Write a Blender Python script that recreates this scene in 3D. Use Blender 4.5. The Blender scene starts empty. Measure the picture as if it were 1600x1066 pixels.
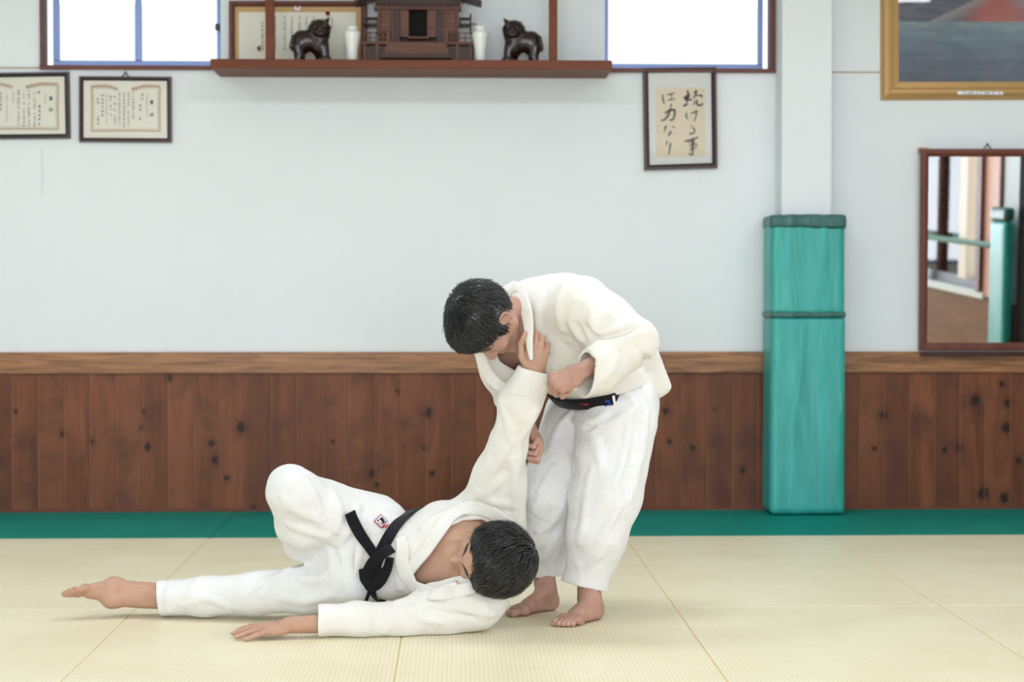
import bpy, bmesh, math, random
import numpy as np
from mathutils import Vector, Matrix

random.seed(7)
RNG = np.random.default_rng(7)
SC = bpy.context.scene
COL = SC.collection
PI = math.pi

# ------------------------------------------------------------------ camera model
CAM = np.array([0.0, 0.0, 1.144])
FPX = 2797.0
YAW, PITCH = math.radians(1.76), math.radians(1.31)
_R = np.array((Matrix.Rotation(-YAW, 3, 'Z') @ Matrix.Rotation(PI / 2 - PITCH, 3, 'X')))


def ray(px, py):
    d = _R @ np.array([(px - 800) / FPX, -(py - 533) / FPX, -1.0])
    return d / np.linalg.norm(d)


def P(px, py, Y):
    """world point seen at a photo position, at depth Y"""
    d = ray(px, py)
    return CAM + d * (Y / d[1])


def G(px, py, z=0.0):
    d = ray(px, py)
    return CAM + d * ((z - CAM[2]) / d[2])


def A(*v):
    return np.array(v, float)


def unit(v):
    v = np.asarray(v, float)
    return v / (np.linalg.norm(v) + 1e-12)


def frame(f, u):
    """columns right, forward, up"""
    f = unit(f)
    r = unit(np.cross(f, u))
    u2 = np.cross(r, f)
    return np.stack([r, f, u2], 1)


# ------------------------------------------------------------------ distance fields
def rcone(a, b, ra, rb):
    a, b = np.asarray(a, float), np.asarray(b, float)
    ba = b - a
    L2 = ba @ ba + 1e-12

    def fn(Q):
        q = Q - a
        t = np.clip(q @ ba / L2, 0, 1)
        q = q - t[:, None] * ba
        return np.sqrt((q * q).sum(1)) - (ra + (rb - ra) * t)
    return fn


def sph(c, r):
    c = np.asarray(c, float)
    return lambda Q: np.sqrt(((Q - c) ** 2).sum(1)) - r


def tube(pts, r0, r1=None):
    pts = [np.asarray(p, float) for p in pts]
    r1 = r0 if r1 is None else r1
    n = len(pts) - 1
    segs = [rcone(pts[i], pts[i + 1], r0 + (r1 - r0) * i / n, r0 + (r1 - r0) * (i + 1) / n) for i in range(n)]

    def fn(Q):
        d = segs[0](Q)
        for s in segs[1:]:
            d = np.minimum(d, s(Q))
        return d
    return fn


def ell(c, rad, M=None):
    c = np.asarray(c, float)
    rad = np.asarray(rad, float)
    M = np.eye(3) if M is None else M

    def fn(Q):
        q = (Q - c) @ M
        k0 = np.sqrt(((q / rad) ** 2).sum(1))
        k1 = np.sqrt(((q / rad ** 2) ** 2).sum(1)) + 1e-9
        return np.where(k0 < 0.02, -rad.min(), k0 * (k0 - 1) / k1)
    return fn


def econe(a, b, ra, rb, uvec):
    """limb with elliptical section: ra=(across, deep) at a, rb at b; uvec = 'across' direction"""
    a, b = np.asarray(a, float), np.asarray(b, float)
    ba = b - a
    L = np.linalg.norm(ba)
    x = ba / L
    u = unit(np.asarray(uvec, float) - x * (x @ np.asarray(uvec, float)))
    v = np.cross(x, u)

    def fn(Q):
        q = Q - a
        s = q @ x
        t = np.clip(s / L, 0, 1)
        ru = ra[0] + (rb[0] - ra[0]) * t
        rv = ra[1] + (rb[1] - ra[1]) * t
        rm = np.minimum(ru, rv)
        e, y, z = s - t * L, q @ u, q @ v
        k0 = np.sqrt((e / rm) ** 2 + (y / ru) ** 2 + (z / rv) ** 2)
        k1 = np.sqrt((e / rm ** 2) ** 2 + (y / ru ** 2) ** 2 + (z / rv ** 2) ** 2) + 1e-9
        return np.where(k0 < 0.02, -rm, k0 * (k0 - 1) / k1)
    return fn


def rbox(c, half, M=None, r=0.01):
    c = np.asarray(c, float)
    half = np.asarray(half, float) - r
    M = np.eye(3) if M is None else M

    def fn(Q):
        q = np.abs((Q - c) @ M) - half
        return np.sqrt((np.maximum(q, 0) ** 2).sum(1)) + np.minimum(q.max(1), 0) - r
    return fn


def half(p, n):
    """the side n points to is inside"""
    p, n = np.asarray(p, float), unit(n)
    return lambda Q: -((Q - p) @ n)


def poly2(V):
    V = np.asarray(V, float)

    def fn(q):
        d = np.full(len(q), 1e9)
        s = np.ones(len(q))
        n = len(V)
        for i in range(n):
            a, b = V[i], V[i - 1]
            e = b - a
            w = q - a
            t = np.clip(w @ e / (e @ e + 1e-12), 0, 1)
            bb = w - t[:, None] * e
            d = np.minimum(d, (bb * bb).sum(1))
            c1, c2 = q[:, 1] >= a[1], q[:, 1] < b[1]
            c3 = e[0] * w[:, 1] > e[1] * w[:, 0]
            s = np.where((c1 & c2 & c3) | (~c1 & ~c2 & ~c3), -s, s)
        return s * np.sqrt(d)
    return fn


def prism(pts3, n, lo, hi, origin=None):
    """polygon (3D points) swept along n from lo to hi measured from origin"""
    n = unit(n)
    u = unit(np.cross(n, A(0.3, 0.2, 0.93)))
    v = np.cross(n, u)
    pts3 = np.asarray(pts3, float)
    o = pts3.mean(0) if origin is None else np.asarray(origin, float)
    pl = poly2(np.stack([(pts3 - o) @ u, (pts3 - o) @ v], 1))

    def fn(Q):
        q = Q - o
        d2 = pl(np.stack([q @ u, q @ v], 1))
        h = q @ n
        return np.maximum(d2, np.maximum(lo - h, h - hi))
    return fn


def smin(a, b, k):
    if k <= 0:
        return np.minimum(a, b)
    h = np.maximum(k - np.abs(a - b), 0) / k
    return np.minimum(a, b) - h * h * k * 0.25


class Field:
    def __init__(self):
        self.ops = []

    def add(self, fn, k=0.02):
        self.ops.append(('u', k, fn))
        return self

    def sub(self, fn, k=0.004):
        self.ops.append(('s', k, fn))
        return self

    def shell(self, t):
        self.ops.append(('h', t, None))
        return self

    def disp(self, fn):
        self.ops.append(('d', 0, fn))
        return self

    def copy(self):
        f = Field()
        f.ops = list(self.ops)
        return f

    def ev(self, Q, act=None):
        d = np.full(len(Q), 1.0)
        for i, (o, k, fn) in enumerate(self.ops):
            if act is not None and not act[i]:
                continue
            if o == 'u':
                d = smin(d, fn(Q), k)
            elif o == 's':
                d = -smin(-d, fn(Q), k)
            elif o == 'h':
                d = np.abs(d + k / 2) - k / 2
            else:
                d = d - fn(Q)
        return d

    def __call__(self, Q):
        return self.ev(np.atleast_2d(Q))

    def grad(self, p, e=0.002):
        p = np.asarray(p, float)
        Q = np.array([p + A(e, 0, 0), p - A(e, 0, 0), p + A(0, e, 0), p - A(0, e, 0), p + A(0, 0, e), p - A(0, 0, e)])
        d = self.ev(Q)
        return unit(A(d[0] - d[1], d[2] - d[3], d[4] - d[5]))

    def hit(self, px, py, start=5.0, end=8.0):
        """first surface point on the sight line of a photo position"""
        d = ray(px, py)
        t = start
        for _ in range(220):
            p = CAM + d * t
            s = float(self.ev(p[None])[0])
            if abs(s) < 0.0008:
                return p
            t += max(s * 0.7, 0.0006)
            if t > end:
                return None
        return CAM + d * t

    def snap(self, p, off=0.0, it=12):
        p = np.array(p, float)
        for _ in range(it):
            s = float(self.ev(p[None])[0]) - off
            if abs(s) < 0.0005:
                break
            p = p - self.grad(p) * s * 0.8
        return p

    def mesh(self, lo, hi, h, smooth=2):
        n = 14
        lo = np.asarray(lo, float)
        hi = np.asarray(hi, float)
        nb = np.ceil((hi - lo) / (h * n)).astype(int)
        I = np.stack(np.meshgrid(*[np.arange(k) for k in nb], indexing='ij'), -1).reshape(-1, 3)
        C = lo + (I + 0.5) * h * n
        R = h * n * 0.87
        vals = [fn(C) if fn is not None and o != 'd' else None for (o, k, fn) in self.ops]
        act = np.ones((len(C), len(self.ops)), bool)
        anyu = np.zeros(len(C), bool)
        for i, (o, k, fn) in enumerate(self.ops):
            if o in 'us':
                act[:, i] = vals[i] < R * 1.6 + k * 1.3 + 0.022
                if o == 'u':
                    anyu |= act[:, i]
        # full field at block centres
        d = np.full(len(C), 1.0)
        for i, (o, k, fn) in enumerate(self.ops):
            if o == 'u':
                d = smin(d, vals[i], k)
            elif o == 's':
                d = -smin(-d, vals[i], k)
            elif o == 'h':
                d = np.abs(d + k / 2) - k / 2
        keep = anyu & (np.abs(d) < R * 1.5 + 0.03)
        I, C, act = I[keep], C[keep], act[keep]
        g = np.stack(np.meshgrid(*[np.arange(n + 2)] * 3, indexing='ij'), -1).reshape(-1, 3)
        N = nb * n + 4
        vk, vp, qk = [], [], []

        def key(c):
            c = c + 1
            return (c[..., 0] * N[1] + c[..., 1]) * N[2] + c[..., 2]
        for b in range(len(I)):
            base = I[b] * n
            D = self.ev(lo + (base + g) * h, act[b]).reshape((n + 2,) * 3)
            if D.min() > 0 or D.max() < 0:
                continue
            S = D < 0
            # cells 0..n-1
            c8 = [(x, y, z) for x in (0, 1) for y in (0, 1) for z in (0, 1)]
            cnt = sum(S[x:x + n, y:y + n, z:z + n].astype(np.int8) for x, y, z in c8)
            cells = np.argwhere((cnt > 0) & (cnt < 8))
            if len(cells):
                acc = np.zeros((len(cells), 3))
                num = np.zeros(len(cells))
                vv = {c: D[cells[:, 0] + c[0], cells[:, 1] + c[1], cells[:, 2] + c[2]] for c in c8}
                for c in c8:
                    for ax in range(3):
                        if c[ax] == 0:
                            c2 = list(c)
                            c2[ax] = 1
                            a_, b_ = vv[c], vv[tuple(c2)]
                            m = (a_ < 0) != (b_ < 0)
                            t = np.where(m, a_ / np.where(m, a_ - b_, 1), 0)
                            pt = np.array(c, float)[None].repeat(len(cells), 0)
                            pt[:, ax] += t
                            acc += pt * m[:, None]
                            num += m
                vk.append(key(cells + base))
                vp.append(lo + (cells + base + acc / num[:, None]) * h)
            for ax in range(3):
                s0 = S[:n, :n, :n]
                sl = [slice(0, n)] * 3
                sl[ax] = slice(1, n + 1)
                s1 = S[tuple(sl)]
                E = np.argwhere(s0 != s1)
                if not len(E):
                    continue
                inside = s0[E[:, 0], E[:, 1], E[:, 2]]
                u, v = (ax + 1) % 3, (ax + 2) % 3
                du, dv = np.zeros(3, int), np.zeros(3, int)
                du[u], dv[v] = 1, 1
                B = E + base
                q = np.stack([key(B - du - dv), key(B - dv), key(B), key(B - du)], 1)
                q[~inside] = q[~inside][:, ::-1]
                qk.append(q)
        vk, vp, qk = np.concatenate(vk), np.concatenate(vp), np.concatenate(qk)
        o = np.argsort(vk)
        vk, vp = vk[o], vp[o]
        qi = np.searchsorted(vk, qk)
        qi = np.clip(qi, 0, len(vk) - 1)
        ok = (vk[qi] == qk).all(1)
        F = qi[ok]
        for _ in range(smooth):
            acc = np.zeros_like(vp)
            num = np.zeros(len(vp))
            for a_, b_ in ((0, 1), (1, 2), (2, 3), (3, 0)):
                for c_, d_ in ((a_, b_), (b_, a_)):
                    for ax in range(3):
                        acc[:, ax] += np.bincount(F[:, c_], vp[F[:, d_], ax], len(vp))
                    num += np.bincount(F[:, c_], minlength=len(vp))
            vp = vp * 0.5 + 0.5 * acc / np.maximum(num, 1)[:, None]
        return vp, F


def biggest(V, F, minshare=0.02):
    """drop crumbs left over by the cuts"""
    par = np.arange(len(V))
    e = np.concatenate([F[:, [0, 1]], F[:, [1, 2]], F[:, [2, 3]]])
    for _ in range(400):
        m = np.minimum(par[e[:, 0]], par[e[:, 1]])
        new = par.copy()
        np.minimum.at(new, e[:, 0], m)
        np.minimum.at(new, e[:, 1], m)
        new = new[new]
        if (new == par).all():
            break
        par = new
    cnt = np.bincount(par, minlength=len(V))
    top = cnt.argmax()
    good = par == top
    idx = np.cumsum(good) - 1
    Fk = F[good[F].all(1)]
    return V[good], idx[Fk]


# ------------------------------------------------------------------ objects
def link(name, me, parent=None, mat=None, smooth=False):
    o = bpy.data.objects.new(name, me)
    COL.objects.link(o)
    if mat is not None:
        for m in (mat if isinstance(mat, (list, tuple)) else [mat]):
            me.materials.append(m)
    if smooth:
        me.polygons.foreach_set('use_smooth', [True] * len(me.polygons))
    if parent is not None:
        o.parent = parent
    return o


def np_mesh(name, V, F, parent=None, mat=None, smooth=True):
    me = bpy.data.meshes.new(name)
    me.from_pydata(np.asarray(V).tolist(), [], np.asarray(F).tolist() if isinstance(F, np.ndarray) else F)
    me.update()
    return link(name, me, parent, mat, smooth)


def tag(o, label=None, cat=None, group=None, kind=None):
    if label:
        o['label'] = label
    if cat:
        o['category'] = cat
    if group:
        o['group'] = group
    if kind:
        o['kind'] = kind
    return o


def thing(name, loc, label, cat, group=None):
    o = bpy.data.objects.new(name, None)
    COL.objects.link(o)
    o.location = loc
    o.empty_display_size = 0.05
    return tag(o, label, cat, group)


class MB:
    """collects simple shapes for ONE mesh object"""

    def __init__(self):
        self.bm = bmesh.new()

    def box(self, lo, hi, bev=0.0, M=None, seg=2):
        lo, hi = Vector(lo), Vector(hi)
        r = bmesh.ops.create_cube(self.bm, size=1)
        vs = r['verts']
        bmesh.ops.scale(self.bm, vec=(hi - lo), verts=vs)
        bmesh.ops.translate(self.bm, vec=(lo + hi) / 2, verts=vs)
        if bev > 0:
            es = list({e for v in vs for e in v.link_edges})
            rb = bmesh.ops.bevel(self.bm, geom=es, offset=bev, segments=seg, affect='EDGES', profile=0.5)
            vs = list({v for f in rb['faces'] for v in f.verts} | {v for v in vs if v.is_valid})
        if M is not None:
            bmesh.ops.transform(self.bm, matrix=M, verts=vs)
        return self

    def cyl(self, a, b, r0, r1=None, seg=16, caps=True):
        a, b = Vector(a), Vector(b)
        r1 = r0 if r1 is None else r1
        d = b - a
        r = bmesh.ops.create_cone(self.bm, cap_ends=caps, segments=seg, radius1=r0, radius2=r1, depth=d.length)
        q = d.to_track_quat('Z', 'Y').to_matrix().to_4x4()
        bmesh.ops.transform(self.bm, matrix=Matrix.Translation((a + b) / 2) @ q, verts=r['verts'])
        return self

    def lathe(self, prof, c=(0, 0, 0), seg=32):
        c = Vector(c)
        rings = []
        for r, z in prof:
            rings.append([self.bm.verts.new(c + Vector((r * math.cos(2 * PI * i / seg), r * math.sin(2 * PI * i / seg), z))) for i in range(seg)])
        for a, b in zip(rings, rings[1:]):
            for i in range(seg):
                self.bm.faces.new((a[i], a[(i + 1) % seg], b[(i + 1) % seg], b[i]))
        for ring, rev in ((rings[0], True), (rings[-1], False)):
            if ring:
                self.bm.faces.new(ring[::-1] if rev else ring)
        return self

    def face(self, pts):
        self.bm.faces.new([self.bm.verts.new(Vector(p)) for p in pts])
        return self

    def prism(self, pts, d):
        """closed polygon pts pushed along vector d"""
        d = Vector(d)
        a = [self.bm.verts.new(Vector(p)) for p in pts]
        b = [self.bm.verts.new(Vector(p) + d) for p in pts]
        n = len(a)
        self.bm.faces.new(a[::-1])
        self.bm.faces.new(b)
        for i in range(n):
            self.bm.faces.new((a[i], a[(i + 1) % n], b[(i + 1) % n], b[i]))
        return self

    def build(self, name, mat, parent=None, smooth=False, inv=True):
        bmesh.ops.recalc_face_normals(self.bm, faces=self.bm.faces)
        me = bpy.data.meshes.new(name)
        self.bm.to_mesh(me)
        self.bm.free()
        o = link(name, me, parent, mat, smooth)
        if parent is not None and inv:
            o.matrix_parent_inverse = Matrix.Translation(parent.location).inverted() if parent.rotation_euler.x == 0 and parent.rotation_euler.y == 0 and parent.rotation_euler.z == 0 else parent.matrix_basis.inverted()
        return o


def world_child(o, parent):
    """keep o where it stands in the world under parent"""
    o.parent = parent
    o.matrix_parent_inverse = parent.matrix_basis.inverted()
    return o


def catmull(pts, n=8):
    pts = [np.asarray(p, float) for p in pts]
    out = []
    for i in range(len(pts) - 1):
        p0 = pts[max(i - 1, 0)]
        p1, p2 = pts[i], pts[i + 1]
        p3 = pts[min(i + 2, len(pts) - 1)]
        for j in range(n):
            t = j / n
            out.append(0.5 * ((2 * p1) + (-p0 + p2) * t + (2 * p0 - 5 * p1 + 4 * p2 - p3) * t * t + (-p0 + 3 * p1 - 3 * p2 + p3) * t ** 3))
    out.append(pts[-1])
    return np.array(out)


def ribbon(pts, nrm, width, thick, sub=6, roundness=0.35):
    """soft edged band along pts; nrm = outward normals; returns verts, faces. width may be a list"""
    n0 = len(pts)
    Pn = catmull(pts, sub)
    Nn = catmull(nrm, sub)
    W = np.interp(np.linspace(0, n0 - 1, len(Pn)), np.arange(n0), width if hasattr(width, '__len__') else [width] * n0)
    prof = []
    for a in np.linspace(0, 2 * PI, 16, endpoint=False):
        c, s = math.cos(a), math.sin(a)
        prof.append((math.copysign(abs(c) ** roundness, c), math.copysign(abs(s) ** 0.6, s)))
    V, F = [], []
    m = len(prof)
    for i in range(len(Pn)):
        t = unit(Pn[min(i + 1, len(Pn) - 1)] - Pn[max(i - 1, 0)])
        nn = unit(Nn[i] - t * (Nn[i] @ t))
        b = np.cross(t, nn)
        for c, s in prof:
            V.append(Pn[i] + b * c * W[i] / 2 + nn * s * thick / 2)
    for i in range(len(Pn) - 1):
        for j in range(m):
            F.append([i * m + j, i * m + (j + 1) % m, (i + 1) * m + (j + 1) % m, (i + 1) * m + j])
    F.append(list(range(m))[::-1])
    F.append([(len(Pn) - 1) * m + j for j in range(m)])
    return np.array(V), F


def merge(parts):
    V, F, k = [], [], 0
    for v, f in parts:
        V.append(np.asarray(v))
        F += [[i + k for i in q] for q in (f.tolist() if isinstance(f, np.ndarray) else f)]
        k += len(v)
    return np.concatenate(V), F

# ------------------------------------------------------------------ materials
def srgb(r, g, b):
    f = lambda c: (c / 255 / 12.92) if c / 255 <= 0.04045 else ((c / 255 + 0.055) / 1.055) ** 2.4
    return (f(r), f(g), f(b), 1)


class NT:
    def __init__(self, name):
        self.m = bpy.data.materials.new(name)
        self.m.use_nodes = True
        self.t = self.m.node_tree
        self.b = self.t.nodes['Principled BSDF']
        self._pos = None

    def n(self, typ, **kw):
        nd = self.t.nodes.new(typ)
        for k, v in kw.items():
            setattr(nd, k, v)
        return nd

    def set(self, sock, v):
        if hasattr(v, 'is_output'):
            self.t.links.new(v, sock)
        else:
            sock.default_value = v

    def pos(self):
        if self._pos is None:
            self._pos = self.n('ShaderNodeTexCoord').outputs['Object']
        return self._pos

    def math(self, op, a, b=0.0, c=0.0, clamp=False):
        nd = self.n('ShaderNodeMath', operation=op, use_clamp=clamp)
        for i, v in enumerate((a, b, c)):
            self.set(nd.inputs[i], v)
        return nd.outputs[0]

    def vmath(self, op, a, b=(0, 0, 0)):
        nd = self.n('ShaderNodeVectorMath', operation=op)
        self.set(nd.inputs[0], a)
        self.set(nd.inputs[1], b)
        return nd.outputs['Value'] if op in ('DISTANCE', 'LENGTH', 'DOT_PRODUCT') else nd.outputs['Vector']

    def sep(self, v):
        nd = self.n('ShaderNodeSeparateXYZ')
        self.set(nd.inputs[0], v)
        return nd.outputs

    def comb(self, x, y, z):
        nd = self.n('ShaderNodeCombineXYZ')
        for i, v in enumerate((x, y, z)):
            self.set(nd.inputs[i], v)
        return nd.outputs[0]

    def scale(self, v, s):
        return self.vmath('MULTIPLY', v, s)

    def noise(self, v, s=5.0, det=3.0, rough=0.5, dist=0.0):
        nd = self.n('ShaderNodeTexNoise')
        self.set(nd.inputs['Vector'], v)
        nd.inputs['Scale'].default_value = s
        nd.inputs['Detail'].default_value = det
        nd.inputs['Roughness'].default_value = rough
        nd.inputs['Distortion'].default_value = dist
        return nd.outputs['Fac']

    def white(self, v):
        nd = self.n('ShaderNodeTexWhiteNoise', noise_dimensions='1D')
        self.set(nd.inputs['W'], v)
        return nd.outputs['Value']

    def ramp(self, f, stops, interp='LINEAR'):
        nd = self.n('ShaderNodeValToRGB')
        nd.color_ramp.interpolation = interp
        while len(nd.color_ramp.elements) < len(stops):
            nd.color_ramp.elements.new(0.5)
        for e, (p, c) in zip(nd.color_ramp.elements, stops):
            e.position = p
            e.color = c if len(c) == 4 else (*c, 1)
        self.set(nd.inputs[0], f)
        return nd.outputs[0]

    def mapr(self, f, a, b, c=0.0, d=1.0, smooth=True):
        nd = self.n('ShaderNodeMapRange', interpolation_type='SMOOTHSTEP' if smooth else 'LINEAR')
        self.set(nd.inputs[0], f)
        for i, v in enumerate((a, b, c, d)):
            nd.inputs[i + 1].default_value = v
        return nd.outputs[0]

    def mix(self, f, a, b, mode='MIX'):
        nd = self.n('ShaderNodeMix', data_type='RGBA', blend_type=mode)
        self.set(nd.inputs[0], f)
        self.set(nd.inputs[6], a)
        self.set(nd.inputs[7], b)
        return nd.outputs[2]

    def bump(self, h, strength=0.3, dist=0.002, normal=None):
        nd = self.n('ShaderNodeBump')
        nd.inputs['Strength'].default_value = strength
        nd.inputs['Distance'].default_value = dist
        self.set(nd.inputs['Height'], h)
        if normal is not None:
            self.set(nd.inputs['Normal'], normal)
        self.t.links.new(nd.outputs[0], self.b.inputs['Normal'])
        return nd.outputs[0]

    def out(self, color=None, rough=None, spec=None, **kw):
        if color is not None:
            self.set(self.b.inputs['Base Color'], color)
        if rough is not None:
            self.set(self.b.inputs['Roughness'], rough)
        if spec is not None:
            self.set(self.b.inputs['Specular IOR Level'], spec)
        for k, v in kw.items():
            self.set(self.b.inputs[k.replace('_', ' ')], v)
        return self.m


def flat(name, col, rough=0.5, spec=0.4, **kw):
    return NT(name).out(col, rough, spec, **kw)


def wood(name, dark, light, rough=0.45, axis=0, scale=1.0, spec=0.4):
    w = NT(name)
    s = [14, 14, 14]
    s[axis] = 0.9
    p = w.scale(w.pos(), tuple(k * scale for k in s))
    a = w.noise(p, 1.6, 5, 0.6, 0.6)
    f = w.noise(w.scale(w.pos(), tuple((220 if i != axis else 6) * scale for i in range(3))), 1.0, 2, 0.5)
    c = w.ramp(a, [(0.3, dark), (0.7, light)])
    c = w.mix(0.25, c, w.ramp(f, [(0.3, dark), (0.7, light)]))
    w.bump(f, 0.15, 0.001)
    return w.out(c, rough, spec)


def make_wall_mat():
    w = NT('wall_plaster')
    n1 = w.noise(w.pos(), 1.1, 4, 0.6)
    n2 = w.noise(w.scale(w.pos(), (1, 1, 0.35)), 160, 3, 0.6)
    c = w.ramp(n1, [(0.3, srgb(224, 231, 233)), (0.7, srgb(229, 235, 237))])
    w.bump(n2, 0.25, 0.0015)
    return w.out(c, 0.75, 0.25)


KNOTS = [(99, 678, 5), (145, 690, 3.5), (225, 643, 3), (222, 668, 4), (231, 698, 5), (378, 668, 9), (336, 719, 6), (332, 693, 5), (355, 747, 4),
         (397, 793, 4), (668, 645, 7), (675, 740, 4), (583, 741, 6), (588, 757, 4), (424, 745, 4), (664, 700, 3), (1040, 643, 5), (1046, 690, 4),
         (1115, 640, 3), (1160, 735, 4), (1522, 625, 9), (1475, 703, 5), (1570, 668, 8), (1573, 630, 7), (1380, 648, 7), (1535, 770, 10),
         (1497, 697, 6), (1568, 778, 8), (1565, 600, 5), (1590, 720, 5), (1365, 700, 3), (265, 590, 5), (26, 643, 3), (520, 690, 3), (1083, 700, 4), (622, 612, 3)]


def make_plank_mat(W, plank=0.1392, off=0.0):
    w = NT('cedar_planks')
    x, y, z = w.sep(w.pos())
    u = w.math('DIVIDE', w.math('ADD', x, off), plank)
    idx = w.math('FLOOR', u)
    fr = w.math('FRACT', u)
    r1 = w.white(idx)
    r2 = w.white(w.math('ADD', idx, 31.7))
    # each board has its own piece of grain
    p = w.comb(w.math('MULTIPLY_ADD', x, 9.0, w.math('MULTIPLY', r1, 40.0)), 0.0, w.math('MULTIPLY_ADD', z, 1.1, w.math('MULTIPLY', r2, 30.0)))
    g1 = w.noise(p, 1.0, 5, 0.62, 0.9)
    p2 = w.comb(w.math('MULTIPLY', x, 260.0), 0.0, w.math('MULTIPLY_ADD', z, 7.0, w.math('MULTIPLY', r2, 30.0)))
    g2 = w.noise(p2, 1.0, 2, 0.5)
    blotch = w.noise(w.comb(w.math('MULTIPLY_ADD', x, 3.0, w.math('MULTIPLY', r2, 17.0)), 0.0, w.math('MULTIPLY', z, 3.5)), 1.3, 3, 0.6)
    base = w.ramp(g1, [(0.22, srgb(76, 40, 24)), (0.45, srgb(114, 64, 39)), (0.62, srgb(136, 81, 51)), (0.85, srgb(156, 100, 62))])
    base = w.mix(w.math('MULTIPLY', r1, 0.75), base, w.mix(r2, srgb(92, 50, 31), srgb(142, 86, 56)))
    base = w.mix(w.math('MULTIPLY', g2, 0.28), base, srgb(80, 44, 32))
    base = w.mix(w.mapr(blotch, 0.45, 0.75, 0, 0.75), base, srgb(74, 42, 33))
    # knots
    mask = None
    halo = None
    k1, k2 = w.noise(w.pos(), 34, 2), w.noise(w.pos(), 29, 2)
    kco = w.comb(w.math('MULTIPLY_ADD', w.math('SUBTRACT', k1, .5), .034, x), 0.0, w.math('MULTIPLY', w.math('MULTIPLY_ADD', w.math('SUBTRACT', k2, .5), .034, z), 0.8))
    for kx, ky, kr in KNOTS:
        q = P(kx, ky, W)
        d = w.vmath('DISTANCE', kco, (q[0], 0, q[2] * 0.8))
        k = w.mapr(d, 0.0015 * kr, 0.0042 * kr, 1.0, 0.0)
        h = w.mapr(d, 0.002 * kr, 0.010 * kr, 1.0, 0.0)
        mask = k if mask is None else w.math('MAXIMUM', mask, k)
        halo = h if halo is None else w.math('MAXIMUM', halo, h)
    wob = w.noise(w.pos(), 40, 2)
    base = w.mix(w.math('MULTIPLY', w.math('MULTIPLY', halo, wob), 0.75), base, srgb(70, 36, 26))
    base = w.mix(w.math('MULTIPLY', mask, 0.92), base, srgb(24, 15, 13))
    groove = w.math('MINIMUM', fr, w.math('SUBTRACT', 1.0, fr))
    gm = w.mapr(groove, 0.004, 0.022, 0.0, 1.0)
    base = w.mix(gm, srgb(62, 36, 26), base)
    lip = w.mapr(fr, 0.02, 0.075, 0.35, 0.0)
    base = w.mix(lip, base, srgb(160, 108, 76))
    w.bump(w.math('ADD', w.math('MULTIPLY', g2, 0.1), gm), 0.5, 0.003)
    return w.out(base, 0.5, 0.3)


def make_tatami(name, c_lo, c_hi, pitch=0.0143, strength=0.35, spec=0.35, rough=0.55):
    w = NT(name)
    x, y, z = w.sep(w.pos())
    s = w.math('SINE', w.math('MULTIPLY', x, 2 * PI / pitch))
    t = w.math('SINE', w.math('MULTIPLY', y, 2 * PI / 0.03))
    wv = w.math('MULTIPLY_ADD', t, 0.25, s)
    n = w.noise(w.scale(w.pos(), (0.7, 0.7, 0.7)), 3.0, 4, 0.6)
    f = w.math('MULTIPLY_ADD', wv, 0.12, w.math('MULTIPLY_ADD', n, 0.6, 0.2))
    c = w.ramp(f, [(0.25, c_lo), (0.75, c_hi)])
    w.bump(wv, strength, 0.0012)
    return w.out(c, rough, spec)


def make_vinyl(name, base, dark, light):
    w = NT(name)
    n = w.noise(w.scale(w.pos(), (9, 9, 1.3)), 1.5, 4, 0.6, 0.5)
    fine = w.noise(w.pos(), 260, 2, 0.5)
    c = w.ramp(n, [(0.3, dark), (0.52, base), (0.75, light)])
    w.bump(w.math('MULTIPLY_ADD', fine, 0.12, n), 0.5, 0.012)
    return w.out(c, 0.38, 0.5)


def make_gi(name, c_lo, c_hi, weave=1.0, crumple=0.5, cr_scale=16):
    w = NT(name)
    n = w.noise(w.pos(), 7, 4, 0.6, 0.4)
    x, y, z = w.sep(w.pos())
    wv = w.math('MULTIPLY', w.math('SINE', w.math('MULTIPLY', w.math('ADD', x, w.math('MULTIPLY', y, 0.6)), 1500)),
                w.math('SINE', w.math('MULTIPLY', w.math('ADD', z, w.math('MULTIPLY', y, 0.5)), 1500)))
    c = w.ramp(n, [(0.3, c_lo), (0.7, c_hi)])
    cr = w.noise(w.pos(), cr_scale, 4, 0.55, 0.8)
    b1 = w.bump(cr, crumple, 0.010)
    w.bump(wv, 0.18 * weave, 0.0012, b1)
    return w.out(c, 0.85, 0.15, Sheen_Weight=0.15)


def make_skin(name, base, red, dark):
    w = NT(name)
    n = w.noise(w.pos(), 26, 4, 0.6)
    n2 = w.noise(w.pos(), 420, 2, 0.5)
    c = w.ramp(n, [(0.3, red), (0.55, base), (0.8, base)])
    w.bump(n2, 0.12, 0.0008)
    w.b.subsurface_method = 'RANDOM_WALK'
    return w.out(c, 0.5, 0.4, Subsurface_Weight=0.12, Subsurface_Radius=(0.012, 0.005, 0.003), Subsurface_Scale=0.6)


def make_hair(name, c=(0.006, 0.007, 0.008, 1)):
    w = NT(name)
    return w.out(c, 0.30, 0.75)


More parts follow.
